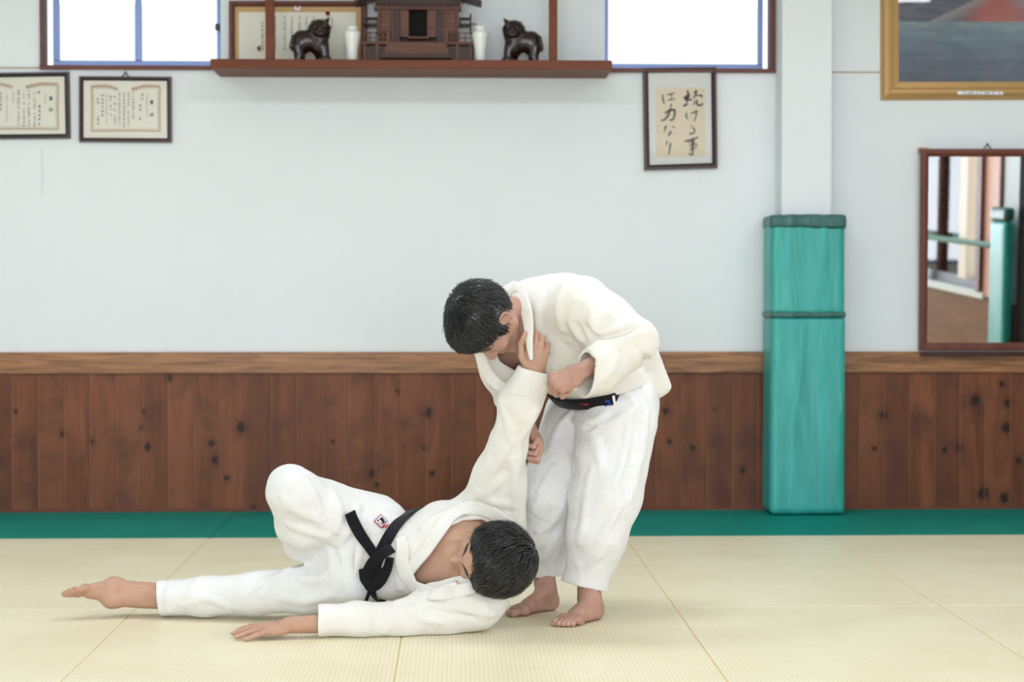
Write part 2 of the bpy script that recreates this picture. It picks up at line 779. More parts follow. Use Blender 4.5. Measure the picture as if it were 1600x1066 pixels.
WALL_Y = 9.73
M = {}
M['wall'] = make_wall_mat()
M['planks'] = make_plank_mat(WALL_Y, off=0.035)
M['rail'] = wood('rail_wood', srgb(84, 50, 28), srgb(186, 132, 88), 0.42, axis=0, scale=2.2)
M['skirt'] = wood('skirting_wood', srgb(92, 46, 34), srgb(118, 62, 44), 0.5)
M['frame_wood'] = wood('window_wood', srgb(84, 46, 40), srgb(112, 64, 54), 0.5)
M['shelf'] = wood('shelf_wood', srgb(96, 46, 25), srgb(120, 64, 37), 0.5, spec=.25)
M['shrine'] = wood('shrine_wood', srgb(70, 38, 24), srgb(118, 70, 44), 0.5, axis=0, scale=3)
M['shrine_dark'] = wood('shrine_dark_wood', srgb(40, 23, 17), srgb(66, 38, 27), 0.5, axis=0, scale=3)
M['picture_frame'] = wood('dark_frame_wood', srgb(46, 26, 26), srgb(66, 38, 37), 0.35)
M['picture_frame2'] = wood('black_frame_wood', srgb(33, 25, 29), srgb(48, 36, 40), 0.35)
M['mirror_frame'] = wood('mirror_frame_wood', srgb(84, 42, 32), srgb(118, 64, 48), 0.4, axis=2)
M['alu'] = flat('window_aluminium', srgb(120, 142, 190), 0.35, 0.5, Metallic=0.3)
M['reveal'] = flat('white_reveal', srgb(232, 236, 240), 0.6)
M['paper'] = flat('cream_paper', srgb(244, 242, 226), 0.7)
M['pale_sheet'] = flat('pale_grey_sheet', srgb(226, 224, 210), 0.8)
M['mount'] = flat('pale_mount', srgb(226, 230, 224), 0.7)
M['washi'] = flat('aged_washi', srgb(230, 217, 190), 0.8)
M['tan'] = flat('tan_mount', srgb(196, 160, 112), 0.7)
M['border'] = flat('ornament_border', srgb(200, 176, 146), 0.7)
M['ink'] = flat('ink', srgb(22, 18, 18), 0.7)
M['greyink'] = flat('grey_ink', srgb(92, 90, 84), 0.7)
M['seal'] = flat('red_seal', srgb(176, 70, 52), 0.7)
M['gold'] = flat('gold_frame', srgb(190, 152, 98), 0.38, 0.5, Metallic=0.55)
M['vase'] = flat('white_porcelain', srgb(226, 230, 224), 0.18, 0.5)
M['lion'] = wood('lion_wood', srgb(20, 11, 10), srgb(46, 24, 20), 0.25, axis=2, scale=3, spec=0.6)
M['pad'] = make_vinyl('green_vinyl', srgb(50, 164, 156), srgb(38, 146, 138), srgb(66, 178, 172))
M['tape'] = make_vinyl('green_tape', srgb(40, 100, 92), srgb(28, 80, 72), srgb(62, 128, 120))
M['mat_yellow'] = make_tatami('tatami_yellow', srgb(221, 210, 174), srgb(241, 234, 208), strength=0.22, spec=0.5, rough=0.44)
M['mat_green'] = make_tatami('tatami_green', srgb(8, 126, 112), srgb(16, 142, 128), strength=0.2, spec=0.12)
M['mat_core'] = flat('mat_edge', srgb(222, 198, 146), 0.7)
M['mat_core_green'] = flat('green_mat_edge', srgb(10, 96, 88), 0.6)
M['ground'] = flat('pale_subfloor', srgb(218, 204, 164), 0.8)
M['sash_black'] = flat('dark_bronze_sash', srgb(30, 32, 34), .4)
M['steel'] = flat('dull_steel', srgb(70, 66, 64), 0.35, 0.5, Metallic=0.8)
M['white_paint'] = flat('white_paint', srgb(228, 231, 230), 0.7)
M['mirror'] = flat('mirror_glass', (0.86, 0.88, 0.88, 1), 0.015, 0.5, Metallic=1.0)
M['light_wood'] = wood('light_wainscot', srgb(112, 76, 44), srgb(146, 104, 64), 0.7, axis=1, spec=.2)
M['door_dark'] = flat('dark_door', srgb(30, 24, 24), 0.8, .1)
M['gi_jacket_a'] = make_gi('gi_jacket_cream', srgb(222, 220, 212), srgb(230, 229, 224), 1.0, 0.45)
M['gi_trouser_a'] = make_gi('gi_trouser_white', srgb(224, 225, 225), srgb(231, 232, 232), 0.7, 0.9, 17)
M['gi_jacket_b'] = make_gi('gi_jacket_white', srgb(222, 221, 215), srgb(230, 230, 226), 1.0, 0.45)
M['gi_trouser_b'] = make_gi('gi_trouser_white_b', srgb(222, 224, 224), srgb(230, 231, 231), 0.7, 0.7, 16)
M['belt'] = make_gi('black_belt_cotton', srgb(17, 17, 20), srgb(26, 26, 30), 0.8, 0.1)
M['skin_a'] = make_skin('skin_standing', srgb(180, 142, 125), srgb(172, 127, 112), None)
M['skin_b'] = make_skin('skin_lying', srgb(188, 151, 128), srgb(180, 138, 116), None)
M['nail'] = flat('nail', srgb(206, 164, 152), .3, .5)
M['hair'] = make_hair('black_hair')
M['hair_b'] = make_hair('black_hair_wavy', (0.005, 0.0055, 0.006, 1))
M['blue'] = flat('blue_thread', srgb(28, 70, 170), 0.6)
M['red'] = flat('red_thread', srgb(190, 40, 50), 0.6)
M['white_thread'] = flat('white_thread', srgb(235, 235, 235), 0.6)
M['yellow_thread'] = flat('yellow_thread', srgb(214, 176, 60), 0.6)


def glass():
    m = bpy.data.materials.new('window_glass')
    m.use_nodes = True
    t = m.node_tree
    t.nodes.clear()
    o = t.nodes.new('ShaderNodeOutputMaterial')
    mx = t.nodes.new('ShaderNodeMixShader')
    a = t.nodes.new('ShaderNodeBsdfTransparent')
    b = t.nodes.new('ShaderNodeBsdfGlossy')
    b.inputs['Roughness'].default_value = 0.02
    fr = t.nodes.new('ShaderNodeFresnel')
    fr.inputs[0].default_value = 1.5
    t.links.new(fr.outputs[0], mx.inputs[0])
    t.links.new(a.outputs[0], mx.inputs[1])
    t.links.new(b.outputs[0], mx.inputs[2])
    t.links.new(mx.outputs[0], o.inputs[0])
    return m


M['glass'] = glass()

# ------------------------------------------------------------------ the room
W = WALL_Y
XL, XR, YB, ZC = -5.0, 4.0, -8.0, 3.35


def wp(px, py, off=0.0):
    return P(px, py, W - off)


def struct(mb, name, mat):
    o = mb.build(name, mat)
    o['kind'] = 'structure'
    return o


sill_z = wp(640, 106)[2]
w1a, w1b = wp(64, 100)[0], wp(345, 100)[0]
w2a, w2b = wp(945, 100)[0], wp(1209, 100)[0]
wtop = 3.12
TH = 0.16
m = MB()
m.box((XL - TH, W, 0.80), (XR + TH, W + TH, sill_z))
m.box((XL - TH, W, sill_z), (w1a, W + TH, wtop))
m.box((w1b, W, sill_z), (w2a, W + TH, wtop))
m.box((w2b, W, sill_z), (XR + TH, W + TH, wtop))
m.box((XL - TH, W, wtop), (XR + TH, W + TH, ZC))
m.box((XL - TH, W + 0.02, -0.1), (XR + TH, W + TH, 0.80))
struct(m, 'wall_back', M['wall'])
# fine joint of the wallpaper panels at sill height
m = MB()
zz = wp(1340, 113)[2]
m.box((wp(1300, 110)[0], W - 0.003, zz - 0.004), (XR, W + 0.001, zz + 0.004))
zz = wp(20, 106)[2]
m.box((XL, W - 0.003, zz - 0.004), (w1a, W + 0.001, zz + 0.004))
struct(m, 'trim_1', flat('panel_joint', srgb(176, 158, 130), 0.6))
# rust drip under the left certificate
m = MB()
V = [wp(65, 232, 0.001), wp(66.3, 232, 0.001), wp(67, 285, 0.001), wp(66.2, 306, 0.001), wp(65.2, 306, 0.001), wp(65.6, 285, 0.001)]
m.face(V)
o = struct(m, 'trim_2', flat('rust_drip', srgb(214, 205, 182), 0.7))

# wainscot of cedar boards, cap rail and skirting
m = MB()
zcap0, zcap1 = wp(600, 583)[2], wp(600, 550)[2]
m.box((XL, W - 0.018, 0.0), (XR, W + 0.02, zcap0 + 0.01))
struct(m, 'wall_wainscot', M['planks'])
m = MB()
m.box((XL, W - 0.034, zcap0), (XR, W + 0.0, zcap1), 0.004)
struct(m, 'trim_3', M['rail'])
m = MB()
m.box((XL, W - 0.026, -0.02), (XR, W - 0.001, 0.012))
struct(m, 'baseboard_back', M['skirt'])

# wall column
cfY = W - 0.20
cx0, cx1 = P(1221.5, 200, cfY)[0], P(1300, 200, cfY)[0]
m = MB()
m.box((cx0, cfY, 0.0), (cx1, W + 0.01, ZC), 0.006)
struct(m, 'wall_column', M['wall'])

# other walls, floor, ceiling
m = MB()
m.box((XL - TH, YB - TH, -0.12), (XR + TH, W + TH, -0.045))
struct(m, 'floor', M['ground'])
m = MB()
m.box((XL - TH, YB - TH, ZC), (XR + TH, W + TH, ZC + 0.1))
struct(m, 'ceiling', M['white_paint'])
m = MB()
m.box((XL - TH, YB, -0.1), (XL, W, ZC))
struct(m, 'wall_left', M['wall'])
m = MB()
m.box((XL - TH, YB - TH, -0.1), (XR + TH, YB, 0.5))
m.box((XL - TH, YB - TH, 2.9), (XR + TH, YB, ZC))
for (a, b) in ((XL - TH, -4.4), (-0.7, -0.2), (3.5, XR + TH)):
    m.box((a, YB - TH, 0.5), (b, YB, 2.9))
struct(m, 'wall_front', M['wall'])
# right wall: sill, windows, post
RS = 0.92
m = MB()
RW = [(-7.2, -2.9), (-2.4, 1.2), (1.4, 5.84)]
m.box((XR, YB, 2.45), (XR + TH, W, ZC))
m.box((XR, YB, -0.1), (XR + TH, W, RS))
prev = YB
for a, b in RW:
    m.box((XR, prev, RS), (XR + TH, a, 2.45))
    prev = b
m.box((XR, prev, RS), (XR + TH, W, 2.45))
struct(m, 'wall_right', M['wall'])
m = MB()
m.box((XR - 0.02, YB, -0.02), (XR + 0.001, 6.8, RS - 0.02))
struct(m, 'wall_right_wainscot', M['light_wood'])
m = MB()
m.box((XR - 0.05, YB, RS - 0.02), (XR + 0.02, 6.0, RS + 0.03), 0.004)
struct(m, 'trim_4', M['white_paint'])
# posts of the right wall, pink wooden pillar and dark sliding door seen in the mirror
m = MB()
m.box((XR - 0.06, 5.85, RS + .03), (XR + 0.02, 5.95, 2.45), 0.004)
m.box((XR - 0.05, 3.98, RS + .03), (XR + 0.02, 4.10, 2.45), 0.004)
m.box((XR - 0.03, 6.30, RS + .03), (XR + 0.02, 6.33, 2.45), 0.004)
struct(m, 'trim_5', M['frame_wood'])
m = MB()
m.box((XR - 0.03, 5.95, RS), (XR + 0.01, 6.30, 2.45), 0.004)
struct(m, 'trim_6', flat('pale_cedar_board', srgb(206, 150, 122), 0.5))
m = MB()
m.box((XR - 0.04, 6.80, -0.02), (XR + 0.02, 8.5, 2.1), 0.006)
struct(m, 'door_1', M['door_dark'])
n_w = 0


def window_unit(axis, a, b, z0, z1, at, depth, frame_mat, sash_mat, name, mull=2, sw=0.05, fw=0.0, barz=None):
    """a window set in a wall: axis 'x' spans along x at depth y=at; 'y' spans along y at x=at"""
    def bx(m, u0, u1, zz0, zz1, d0, d1, bev=0.003):
        if axis == 'x':
            m.box((u0, min(d0, d1), zz0), (u1, max(d0, d1), zz1), bev)
        else:
            m.box((min(d0, d1), u0, zz0), (max(d0, d1), u1, zz1), bev)
    root = bpy.data.objects.new(name, None)
    COL.objects.link(root)
    root['kind'] = 'structure'
    root.location = ((a + b) / 2, at, z0) if axis == 'x' else (at, (a + b) / 2, z0)
    m = MB()
    d0, d1 = at + depth * 0.45, at + depth * 0.75
    bx(m, a, b, z0, z0 + sw, d0, d1)
    bx(m, a, b, z1 - sw, z1, d0, d1)
    for i in range(mull + 1):
        c = a + (b - a) * i / mull
        lo, hi = (c, c + sw) if i == 0 else (c - sw, c) if i == mull else (c - sw * 0.55, c + sw * 0.55)
        bx(m, lo, hi, z0 + sw, z1 - sw, d0, d1)
    if barz:
        bx(m, a, b, barz - 0.02, barz + 0.02, d0, d1)
    m.build('window_sash', sash_mat, root)
    for i in range(mull):
        m = MB()
        c0, c1 = a + (b - a) * i / mull, a + (b - a) * (i + 1) / mull
        e = (d0 + d1) / 2
        bx(m, c0 + sw * 0.5, c1 - sw * 0.5, z0 + sw * 0.9, z1 - sw * 0.9, e - 0.002, e + 0.002, 0)
        m.build('window_pane', M['glass'], root)
    return root


# back windows: wooden casing, aluminium sash
r = window_unit('x', w1a + 0.045, w1b, sill_z + 0.012, wtop - 0.03, W + 0.035, 0.12, None, M['alu'], 'window_1', 2, 0.032)
m = MB()
sw_ = wp(64, 100)[0]
m.box((w1a - 0.002, W - 0.02, sill_z - 0.002), (w1a + 0.017, W + 0.09, wtop), 0.002)
m.box((w1a - 0.002, W - 0.03, sill_z - 0.018), (w1b, W + 0.09, sill_z + 0.004), 0.002)
m.build('window_casing', M['frame_wood'], r)
m = MB()
m.cyl((w1b - 0.02, W + 0.02, sill_z + 0.20), (w1b - 0.02, W + 0.02, sill_z + 0.235), 0.012)
m.build('window_latch', M['steel'], r)
r = window_unit('x', w2a, w2b - 0.045, sill_z + 0.012, wtop - 0.03, W + 0.035, 0.12, None, M['alu'], 'window_2', 1, 0.026)
m = MB()
m.box((w2b - 0.02, W - 0.02, sill_z - 0.002), (w2b + 0.004, W + 0.09, wtop), 0.002)
m.box((w2a, W - 0.03, sill_z - 0.022), (w2b + 0.004, W + 0.09, sill_z + 0.0), 0.002)
m.build('window_casing', M['frame_wood'], r)
for i, (a, b) in enumerate(RW):
    window_unit('y', a, b, RS + 0.02, 2.45, XR, 0.14, None, M['sash_black'], 'window_%d' % (3 + i), 2, 0.09)
m = MB()
m.box((XR - .01, 5.20, RS + .10), (XR + .06, 5.42, 2.40), .004)
struct(m, 'trim_7', flat('cream_stile', srgb(226, 206, 180), .5))
for i, (a, b) in enumerate(((-4.4, -0.7), (-0.2, 3.5))):
    window_unit('x', a, b, 0.5, 2.9, YB, -0.14, None, M['alu'], 'window_%d' % (6 + i), 3, 0.06)

# ------------------------------------------------------------------ judo mats
MY0, MY1, MY2 = 8.63, 6.63, 4.63
GAP = 0.0024


def judo_mat(x0, x1, y0, y1, mat, label, group):
    t = thing('judo_mat', ((x0 + x1) / 2, (y0 + y1) / 2, -0.045), label, 'mat', group)
    m = MB()
    m.box((x0 + GAP, y0 + GAP, -0.008), (x1 - GAP, y1 - GAP, 0.0), 0.0035, seg=3)
    m.build('mat_cover', mat, t)
    m = MB()
    m.box((x0 + .0003, y0 + .0003, -0.045), (x1 - .0003, y1 - .0003, -0.0022))
    m.build('mat_core', M['mat_core' if mat is M['mat_yellow'] else 'mat_core_green'], t)
    return t


X0 = -1.19
yl = {(-2, 0): 'cream tatami judo mat at the far left beside the green border',
      (-1, 0): 'cream tatami judo mat behind the bare foot of the lying man, touching the green border',
      (0, 0): 'cream tatami judo mat behind the lying man and his raised knee, touching the green border',
      (1, 0): 'cream tatami judo mat behind the standing man, touching the green border',
      (2, 0): 'cream tatami judo mat in the far row right of the standing man',
      (3, 0): 'cream tatami judo mat in the far row at the far right edge',
      (-1, 1): 'cream tatami judo mat in the front left corner, under the outstretched bare foot',
      (0, 1): 'cream tatami judo mat under the hips and flat palm of the lying man',
      (1, 1): 'cream tatami judo mat under the bare feet of the standing man',
      (2, 1): 'cream tatami judo mat in the front row right of the standing man',
      (3, 1): 'cream tatami judo mat in the front row at the right corner'}
for (i, j), lab in yl.items():
    x0 = X0 + i
    y1 = MY0 if j == 0 else MY1
    judo_mat(x0, x0 + 1, y1 - 2, y1, M['mat_yellow'], lab, 'cream tatami mats')
for x0, x1, lab in ((-3.19, -1.19, 'green judo mat along the wainscot at the far left'),
                    (-1.19, 0.81, 'green judo mat along the wainscot behind both men'),
                    (0.81, 2.81, 'green judo mat along the wainscot under the padded column'),
                    (2.81, 3.99, 'green judo mat along the wainscot at the far right')):
    judo_mat(x0, x1, MY0, W - 0.026, M['mat_green'], lab, 'green border mats')

# ------------------------------------------------------------------ column pad
pY = 9.43
px0, px1 = P(1204, 600, pY)[0], P(1321, 600, pY)[0]
ztop, zmid = P(1260, 335, pY)[2], P(1260, 494, pY)[2]
pad = thing('column_pad', ((px0 + px1) / 2, (pY + W) / 2, 0.0), 'green vinyl crash pad wrapped around the white wall column', 'pad')


def soft_block(x0, x1, y0, y1, z0, z1, amp, seed, name, mat, par, h=0.016):
    """padded block with slightly puckered faces"""
    rg = np.random.default_rng(seed)
    ph = rg.uniform(0, 6.28, 12)

    def disp(Q):
        x, y, z = Q[:, 0], Q[:, 1], Q[:, 2]
        s = np.sin(x * 52 + 1.7 * np.sin(z * 3 + ph[0]) + ph[1]) * 0.5 + np.sin(x * 93 + z * 2.2 + ph[2]) * 0.3
        s += 0.6 * np.sin(z * 8 + x * 9 + ph[3]) + 0.5 * np.sin(z * 31 + x * 15 + ph[4]) * np.exp(-np.minimum(z - z0, z1 - z) * 14)
        return amp * s
    f = Field().add(rbox(((x0 + x1) / 2, (y0 + y1) / 2, (z0 + z1) / 2), ((x1 - x0) / 2, (y1 - y0) / 2, (z1 - z0) / 2), r=0.014), 0).disp(disp)
    V, F = f.mesh((x0 - .05, y0 - .05, z0 - .05), (x1 + .05, y1 + .05, z1 + .05), h, 1)
    return world_child(np_mesh(name, V, F, None, mat), par)


py1 = W - 0.04
soft_block(px0, px1, pY, py1, 0.004, zmid - 0.004, 0.0016, 3, 'lower_cover', M['pad'], pad)
soft_block(px0 + .002, px1 - .002, pY + .002, py1, zmid + 0.002, ztop - .004, 0.0016, 4, 'upper_cover', M['pad'], pad)
soft_block(px0 - .004, px1 + .003, pY - .005, py1, zmid - 0.012, zmid + 0.026, 0.0016, 5, 'middle_tape', M['tape'], pad, 0.009)
soft_block(px0 - .004, px1 + .004, pY - .006, py1, ztop - 0.075, ztop, 0.0022, 6, 'top_tape', M['tape'], pad, 0.01)
# the second pad, on the right wall, seen in the mirror
pad2 = thing('column_pad', (XR - 0.1, 6.1, 0.0), 'green wall pad with grey taped top reflected in the mirror', 'pad')
soft_block(XR - .12, XR - .045, 6.40, 6.75, 0.004, 1.50, 0.0016, 8, 'lower_cover', M['pad'], pad2, 0.02)
soft_block(XR - .122, XR - .045, 6.395, 6.755, 1.501, 1.60, 0.002, 9, 'top_tape', M['tape'], pad2, 0.016)
m = MB()
m.cyl((XR - 0.10, YB + .01, 1.32), (XR - 0.10, 6.38, 1.32), 0.022)
rl = m.build('ballet_rail', flat('pale_green_rail', srgb(150, 186, 176), 0.4), None, True)
tag(rl, 'pale green horizontal rail across the window reflected in the mirror', 'rail')


# ------------------------------------------------------------------ framed things
def offset_quad(c, w):
    """inward offset of a planar quad (TL, TR, BR, BL)"""
    c = [np.asarray(p, float) for p in c]
    ex = unit(c[1] - c[0])
    ey = unit(c[3] - c[0])
    return [c[0] + ex * w + ey * w, c[1] - ex * w + ey * w, c[2] - ex * w - ey * w, c[3] + ex * w - ey * w]


def quad_frame(name, c, w, depth, mat, parent, prof=((0, 0), (.12, 1.0), (.55, 1.0), (.8, .78), (1.0, .55)), n=None):
    """mitred moulding; c = outer corners lying on the wall side, n = direction into the room"""
    n = A(0, -1, 0) if n is None else unit(n)
    rings = []
    for f, hgt in prof:
        q = offset_quad(c, w * f)
        rings.append([p + n * depth * hgt for p in q])
    rings.append([p for p in offset_quad(c, w)])
    V = [p for r_ in rings for p in r_]
    F = []
    for i in range(len(rings) - 1):
        for j in range(4):
            F.append([i * 4 + j, i * 4 + (j + 1) % 4, (i + 1) * 4 + (j + 1) % 4, (i + 1) * 4 + j])
    k = len(rings) - 1
    for j in range(4):
        F.append([k * 4 + j, k * 4 + (j + 1) % 4, (j + 1) % 4, j])
    o = np_mesh(name, np.array(V), F, None, mat, False)
    bm = bmesh.new()
    bm.from_mesh(o.data)
    bmesh.ops.recalc_face_normals(bm, faces=bm.faces)
    bm.to_mesh(o.data)
    bm.free()
    return world_child(o, parent)


def panel(name, c, off, mat, parent, thick=0.002, n=None):
    n = A(0, -1, 0) if n is None else unit(n)
    m = MB()
    m.prism([p + n * off for p in c], n * thick)
    return m.build(name, mat, parent)


def pxquad(x0, y0, x1, y1, off):
    return [wp(x0, y0, off), wp(x1, y0, off), wp(x1, y1, off), wp(x0, y1, off)]


def brush(m, pts, width, off, taper=0.55):
    """flat brush stroke through photo positions just in front of the paper"""
    pts = [wp(x, y, off) for x, y in pts]
    c = catmull(pts, 5) if len(pts) > 2 else np.array([pts[0] + (pts[1] - pts[0]) * t for t in np.linspace(0, 1, 6)])
    s = W / FPX
    L, R_ = [], []
    for i in range(len(c)):
        t = unit(c[min(i + 1, len(c) - 1)] - c[max(i - 1, 0)])
        b = A(-t[2], 0, t[0])
        f = i / (len(c) - 1)
        wd = width * s * (1 - (1 - taper) * abs(f - 0.35) / 0.65) * 0.5
        L.append(c[i] + b * wd)
        R_.append(c[i] - b * wd)
    vl = [m.bm.verts.new(Vector(p)) for p in L]
    vr = [m.bm.verts.new(Vector(p)) for p in R_]
    for i in range(len(c) - 1):
        m.bm.faces.new((vl[i], vl[i + 1], vr[i + 1], vr[i]))
    m.bm.faces.new([m.bm.verts.new(Vector(c[0] + A(math.cos(a), 0, math.sin(a)) * width * s * 0.36)) for a in np.linspace(0, 2 * PI, 9)[:-1]])
    return m


def script_column(m, x, y0, y1, size, off, rg, dens=1.0):
    """a column of small handwritten signs"""
    y = y0
    while y < y1:
        if rg.random() < dens:
            n = rg.integers(3, 6)
            for _ in range(n):
                if rg.random() < 0.55:
                    yy = y + rg.uniform(-.42, .42) * size
                    a = rg.uniform(.25, .48) * size
                    brush(m, [(x - a, yy + .05 * size), (x + a, yy - .05 * size)], size * .17, off)
                else:
                    xx = x + rg.uniform(-.35, .35) * size
                    a = rg.uniform(.2, .46) * size
                    brush(m, [(xx + .05 * size, y - a), (xx - .08 * size, y + a)], size * .17, off)
        y += size * 1.35


def hook(parent, px, py, w=5):
    m = MB()
    a, b, c = wp(px - w, py + 5, .012), wp(px, py - 1, .006), wp(px + w, py + 5, .012)
    m.cyl(a, b, 0.003, seg=8).cyl(b, c, 0.003, seg=8)
    m.cyl(wp(px, py - 2, .0), wp(px, py - 2, .016), 0.006, seg=10)
    return m.build('hanging_hook', M['steel'], parent)


TITLE = {  # the two signs of the heading, drawn stroke by stroke on a unit square
    'sho': [[(.5, .0), (.5, .12)], [(.25, .03), (.32, .13)], [(.75, .03), (.68, .13)], [(.1, .3), (.12, .17), (.9, .17), (.86, .3)],
            [(.3, .27), (.7, .27), (.7, .4), (.3, .4), (.3, .27)], [(.28, .48), (.72, .48), (.72, .85), (.28, .85), (.28, .48)],
            [(.28, .6), (.72, .6)], [(.28, .72), (.72, .72)], [(.38, .87), (.15, 1.0)], [(.62, .87), (.85, 1.0)]],
    'jo': [[(.28, .02), (.28, 1.0)], [(.1, .25), (.18, .4)], [(.05, .72), (.26, .56)], [(.42, .36), (.98, .34)], [(.68, .05), (.66, .45), (.4, .96)],
           [(.68, .45), (.95, .95)], [(.84, .1), (.9, .2)]]}


def title_sign(m, key, cx, cy, size, off, wd):
    for st in TITLE[key]:
        brush(m, [(cx + (x - .5) * size, cy + (y - .5) * size) for x, y in st], wd, off, 0.8)


def certificate(corners, fw, mat, label, cols, titles, seed, bx):
    c = [wp(x, y, 0.002) for x, y in corners]
    ctr = sum(c) / 4
    t = thing('framed_certificate', (ctr[0], W - 0.002, c[2][2]), label, 'picture', 'framed award certificates')
    quad_frame('frame', c, fw, 0.026, mat, t)
    inner = offset_quad(c, fw * 0.97)
    panel('certificate_sheet', inner, 0.006, M['paper'], t)
    off = 0.0115
    rg = np.random.default_rng(seed)
    m = MB()
    x0, y0, x1, y1 = bx
    for k in range(2):
        d = k * 3.2
        wd = 2.6 if k == 0 else 0.8
        mx = (x0 + x1) / 2
        brush(m, [(x0 + d, y0 + 2 + d), (x0 + d + .8, (y0 + y1) / 2), (x0 + d, y1 - d)], wd, off, .95)
        brush(m, [(x1 - d, y0 + 2 + d), (x1 - d - .8, (y0 + y1) / 2), (x1 - d, y1 - d)], wd, off, .95)
        brush(m, [(x0 + d, y1 - d), (mx, y1 - d - .8), (x1 - d, y1 - d)], wd, off, .95)
        wt = 4.6 if k == 0 else 0.8
        brush(m, [(x0 + d, y0 + d), (x0 + .22 * (x1 - x0), y0 - 1 + d), (mx - 12, y0 + 4 + d)], wt, off, .8)
        brush(m, [(mx + 10, y0 + 4 + d), (x1 - .22 * (x1 - x0), y0 - 1 + d), (x1 - d, y0 + d)], wt, off, .8)
    m.build('ornament_border', M['border'], t)
    m = MB()
    for x, ya, yb, s, dn in cols:
        script_column(m, x, ya, yb, s, off, rg, dn)
    for key, x, y in titles:
        title_sign(m, key, x, y, 6.2, off, 0.9)
    m.build('lettering', M['ink'], t)
    panel('glass_pane', inner, 0.0145, M['glass'], t, 0.0015)
    return t


k_ = 290 / 1600
cols2 = [(1268, 315, 520, 2.4, .9), (1226, 320, 380, 5, 1), (1212, 415, 610, 5, .7), (1148, 310, 600, 3.6, .8), (1108, 310, 600, 3.6, .8), (1070, 310, 600, 3.8, .9),
         (1030, 310, 600, 3.6, .8), (992, 310, 600, 3.8, .85), (955, 310, 520, 3.6, .8), (920, 315, 570, 2.2, .9), (885, 330, 520, 4.4, 1), (845, 360, 590, 4.0, .75)]
cols2 = [(a * k_, 90 + b * k_, 90 + c * k_, d, e) for a, b, c, d, e in cols2]
certificate([(124, 119), (268.5, 120), (269, 223.5), (124, 222.5)], 0.024, M['picture_frame'],
            'award certificate in dark brown frame below the left window, fully in view', cols2,
            [('sho', 237, 160), ('jo', 237, 179.5)], 5, (143, 135.5, 250, 205))
hk = [o for o in COL.objects if o.name.startswith('framed_certificate')][-1]
hook(hk, 196, 115, 6)
cols1 = [(390, 320, 440, 2.4, .9), (340, 300, 330, 5, 1), (340, 385, 590, 5, .7), (298, 310, 590, 3.4, .8), (250, 290, 590, 3.8, .85), (207, 290, 590, 3.6, .8),
         (160, 290, 590, 3.8, .85), (115, 290, 400, 3, .8), (60, 330, 550, 2.2, .9), (5, 310, 450, 4.4, 1), (-45, 330, 560, 4, .8), (-90, 330, 560, 2.2, .8)]
cols1 = [(a * k_, 90 + b * k_, 90 + c * k_, d, e) for a, b, c, d, e in cols1]
certificate([(-48, 114.5), (109, 112), (111, 217), (-47, 218.5)], 0.026, M['picture_frame2'],
            'award certificate in black frame, cut off by the left edge', cols1,
            [('sho', 79.5, 154), ('jo', 79.5, 171.5)], 9, (-28, 132, 91, 202))

# calligraphy
KS = 90 / 768
cal = [wp(1003.5, 106, .002), wp(1119, 104.5, .002), wp(1121, 263.5, .002), wp(1006, 267, .002)]
t = thing('framed_calligraphy', (sum(p[0] for p in cal) / 4, W - .002, cal[2][2]), 'brush calligraphy in brown frame below the right window beside the column', 'picture')
quad_frame('frame', cal, 0.030, 0.03, M['picture_frame'], t)
inn = offset_quad(cal, 0.029)
panel('mount', inn, 0.006, M['mount'], t)
sh = [wp(1024, 137.5, .0), wp(1101, 137, .0), wp(1102, 245, .0), wp(1025, 246, .0)]
panel('calligraphy_sheet', sh, 0.0105, M['washi'], t, 0.001)
ST = [([(460, 100), (470, 150), (415, 195)], 24), ([(415, 195), (500, 182)], 24), ([(490, 150), (430, 215)], 22), ([(430, 215), (525, 222)], 28), ([(462, 200), (455, 262)], 22),
      ([(412, 302), (468, 274)], 26), ([(545, 132), (602, 105)], 18), ([(575, 98), (575, 170)], 24), ([(545, 172), (610, 160)], 18), ([(547, 205), (556, 180)], 16),
      ([(600, 162), (656, 165), (640, 196)], 18), ([(562, 235), (545, 295)], 15), ([(586, 225), (598, 290), (655, 290), (656, 264)], 24),
      ([(450, 398), (446, 440), (465, 482)], 18), ([(508, 402), (606, 374)], 17), ([(575, 358), (580, 420), (550, 512)], 16),
      ([(490, 572), (530, 560)], 6), ([(528, 588), (556, 620), (550, 660), (512, 680), (488, 672)], 17), ([(490, 672), (520, 662)], 12),
      ([(430, 776), (520, 755), (608, 718)], 22), ([(480, 795), (565, 770)], 12), ([(490, 832), (578, 808), (572, 862)], 15), ([(505, 862), (575, 850)], 13),
      ([(535, 738), (530, 900)], 26), ([(490, 892), (562, 880)], 13), ([(532, 895), (524, 958), (472, 934)], 18),
      ([(130, 155), (138, 230), (156, 278)], 19), ([(198, 156), (292, 130)], 16), ([(203, 226), (297, 210)], 15), ([(252, 138), (250, 222)], 13),
      ([(246, 278), (236, 345)], 16), ([(168, 396), (225, 366), (288, 360), (290, 420), (265, 488), (222, 490)], 26), ([(225, 348), (205, 430), (150, 490), (108, 494)], 24),
      ([(150, 602), (188, 576)], 14), ([(178, 566), (152, 662)], 15), ([(262, 574), (297, 600)], 14), ([(238, 640), (216, 690), (204, 702)], 20), ([(212, 672), (257, 660)], 14),
      ([(190, 770), (180, 832)], 15), ([(236, 798), (228, 870), (210, 952)], 18)]
m = MB()
for pts, wd in ST:
    brush(m, [(1020 + x * KS, 130 + y * KS) for x, y in pts], wd * KS * 1.15, 0.0128, 0.6)
m.build('lettering', M['ink'], t)
m = MB()
seal_m = flat('faded_seal', srgb(206, 170, 140), 0.8)
